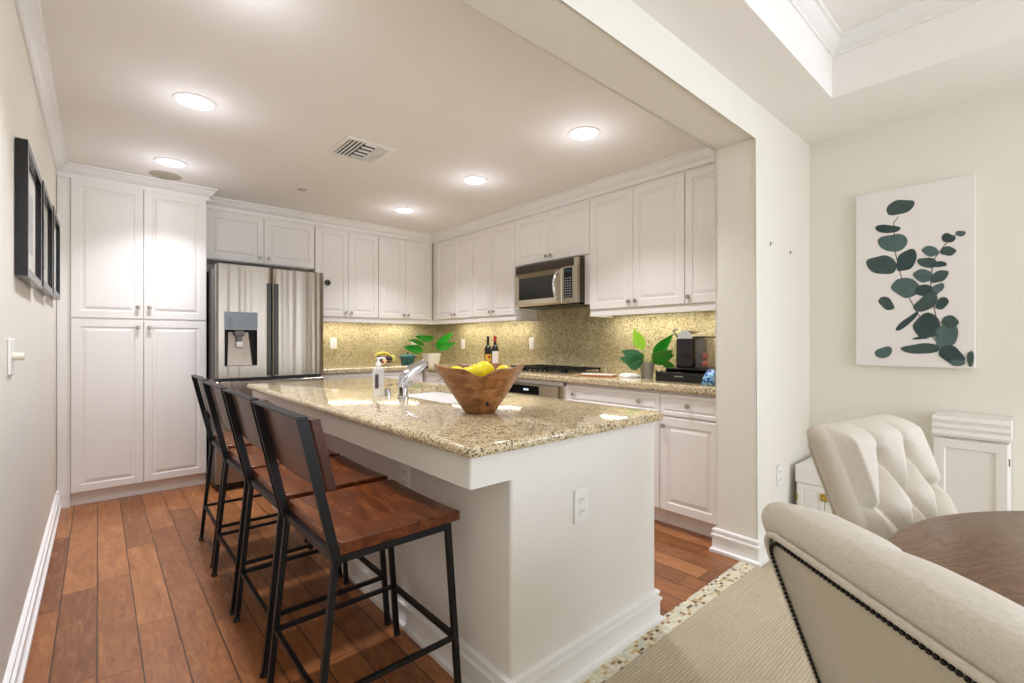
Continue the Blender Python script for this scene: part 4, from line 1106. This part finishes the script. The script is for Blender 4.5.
# ------------------------------------------------------------------ upholstered chairs (front faces local -y)
def seg_d(px, pz, a, b_):
    ax, az = a; bx_, bz = b_; dx, dz = bx_-ax, bz-az
    t = max(0, min(1, ((px-ax)*dx+(pz-az)*dz)/(dx*dx+dz*dz))); return math.hypot(px-ax-t*dx, pz-az-t*dz), t
def make_chair():
    t = thing('dining_chair', 'x', 'chair', (0, 0, 0))
    ZT, ZL, hw, th = .945, .42, .238, .038
    tilt = .38
    rows = [(.865, (-.08, .08)), (.755, (-.155, 0, .155)), (.645, (-.08, .08)), (.535, (-.155, 0, .155))]
    btn = [(x, z) for z, xs in rows for x in xs]
    segs = []
    for (za, xa), (zb, xb) in zip(rows, rows[1:]):
        for x in xa:
            for q in xb:
                if abs(x-q) < .1: segs.append(((x, za), (q, zb)))
    vsegs = [((x, .865), (x, ZT+.02)) for x in (-.08, .08)] + [((s*.155, z), (s*.27, z)) for s in (-1, 1) for z in (.755, .535)]
    def puff(x, z):
        d = min(seg_d(x, z, *s)[0] for s in segs); dv = min(seg_d(x, z, *s)[0] for s in vsegs); db = min(math.hypot(x-a, z-c) for a, c in btn)
        h = .046*(1-math.exp(-(d/.026)**1.0))
        h = min(h, .046*(1-.6*math.exp(-(dv/.018)**1.0)))
        h -= .024*math.exp(-(db/.020)**2)
        return h
    def yb(z): return (z-.955)*-tilt if z > .5 else (.455)*tilt + (.5-z)*.05      # outer back line: 0 at the top, moves to the front (-y) lower down
    b = B(); R = []; NR = 120
    zs = [ZL+(ZT-.036-ZL)*k/90 for k in range(91)]
    stages = [(z, 1., 0.) for z in zs]+[(ZT-.036+.036*math.sin(PI/2*k/9), math.cos(PI/2*k/9), 1) for k in range(1, 10)]
    for z, c, top in stages:
        if top: tt = max(th*c, .001); ww = hw-.032+.032*c
        else: tt = th; ww = hw
        yc = -yb(z)-th
        ring = []
        rc = min(tt, ww)*.95
        for i in range(90):                       # front face, evenly spaced, left to right
            x = -(ww-rc)+2*(ww-rc)*i/89
            f = min(1, (1-abs(x)/ww)*6)*(c if top else 1)
            y = -tt-(puff(x, z)-.006+.014*(1-(x/ww)**2))*max(0, f)
            ring.append((x, yc+y, z))
        for i in range(1, 12):
            a = -PI/2+PI*i/12; ring.append((ww-rc+rc*math.cos(a), yc+tt*math.sin(a), z))
        for i in range(12): ring.append((ww-rc-2*(ww-rc)*i/11, yc+tt, z))
        for i in range(1, 12):
            a = PI/2+PI*i/12; ring.append((-(ww-rc)+rc*math.cos(a), yc+tt*math.sin(a), z))
        R.append(ring)
    loft(b, R)
    link('backrest', b, M_LINEN, t, smooth='all')
    # outer back panel of slightly darker linen, a thin skin
    def outline(off=0, zlow=ZL+.02):
        pts = []
        W_ = hw-.030+off; T_ = ZT-.033+off
        for k in range(14): z = zlow+(T_-.04-zlow)*k/13; pts.append((W_, z))
        for k in range(1, 7): a = PI/2*k/6; pts.append((W_-.04+.04*math.cos(a), T_-.04+.04*math.sin(a)))
        m_ = [(-x, z) for x, z in pts[::-1]]
        return pts, m_
    A_, C_ = outline(); line = A_+C_
    def pos(x, z, d=0): return (x, -yb(z)+d, z)
    b = B()
    rows_ = []
    for k in range(18):
        z = ZL+.02+(ZT-.033-ZL-.02)*k/17
        wz = hw-.030 if z < ZT-.073 else hw-.030-.04+.04*math.sqrt(max(0, 1-((z-(ZT-.073))/.04)**2))
        rows_.append([(wz*s, -yb(z)+.004, z) for s in (-1, -.5, 0, .5, 1)])
    vs_ = [[b.verts.new(p) for p in r] for r in rows_]
    for a, c in zip(vs_, vs_[1:]):
        for k in range(4): b.faces.new((a[k], a[k+1], c[k+1], c[k]))
    o = link('outer_back', b, M_LINEN2, t, smooth='all'); so = o.modifiers.new('s', 'SOLIDIFY'); so.thickness = .004; so.offset = 0
    b = B(); tube(b, [pos(x, z, .005) for x, z in line], .0045, 8); link('piping', b, M_LINEN, t, smooth='all')
    # nail heads: closely spaced just inside the piping
    b = B(); A2, C2 = outline(-.0085); l2 = [Vector(pos(x, z, .008)) for x, z in A2+C2]
    acc = 0; step = .0068
    for p, q in zip(l2, l2[1:]):
        d = (q-p).length; s0 = (-acc) % step if acc else 0
        s_ = s0
        while s_ < d:
            c = p+(q-p)*(s_/d)
            bmesh.ops.create_icosphere(b, subdivisions=1, radius=.0031, matrix=Matrix.Translation(c)); s_ += step
        acc = (acc+d) % step
    link('nailhead_trim', b, mat('dark_nailhead', (44, 38, 34), .35, .7), t, smooth='all')
    for x, z in btn:
        b = B(); sphere(b, (x, -yb(z)-2*th+.010, z), .010, 1, .5, 1, 10, 6); link('tuft_button', b, M_LINEN, t, smooth='all')
    yf = -yb(.48)-2*th
    b = bx(-.255, .255, yf-.46, yf+.06, .40, .50, .035, 4); link('seat_cushion', b, M_LINEN, t, smooth='all')
    b = bx(-.25, .25, yf-.45, yf+.11, .32, .40, .008); link('seat_rail', b, M_LINEN2, t, smooth=True)
    for sx_ in (-1, 1):
        for yy in (yf-.42, yf+.08):
            b = B(); loft(b, [rrect(sx_*.215-q, sx_*.215+q, yy-q, yy+q, q*.2, z, 2) for q, z in ((.012, 0), (.022, .32))]); link('leg', b, mat('chair_leg_wood', (70, 50, 38), .4), t)
    return t
ch = make_chair()
ch.location = (.574, .120, .004); ch.rotation_euler = (0, 0, math.radians(51)); ch['label'] = 'cream linen dining chair in the right foreground seen from behind, with nailhead trim'
ch['group'] = 'upholstered dining chairs'
dup(ch, (1.695, .425, .004), math.radians(-10.5), 'cream linen chair with button-tufted back on the far side of the round table')
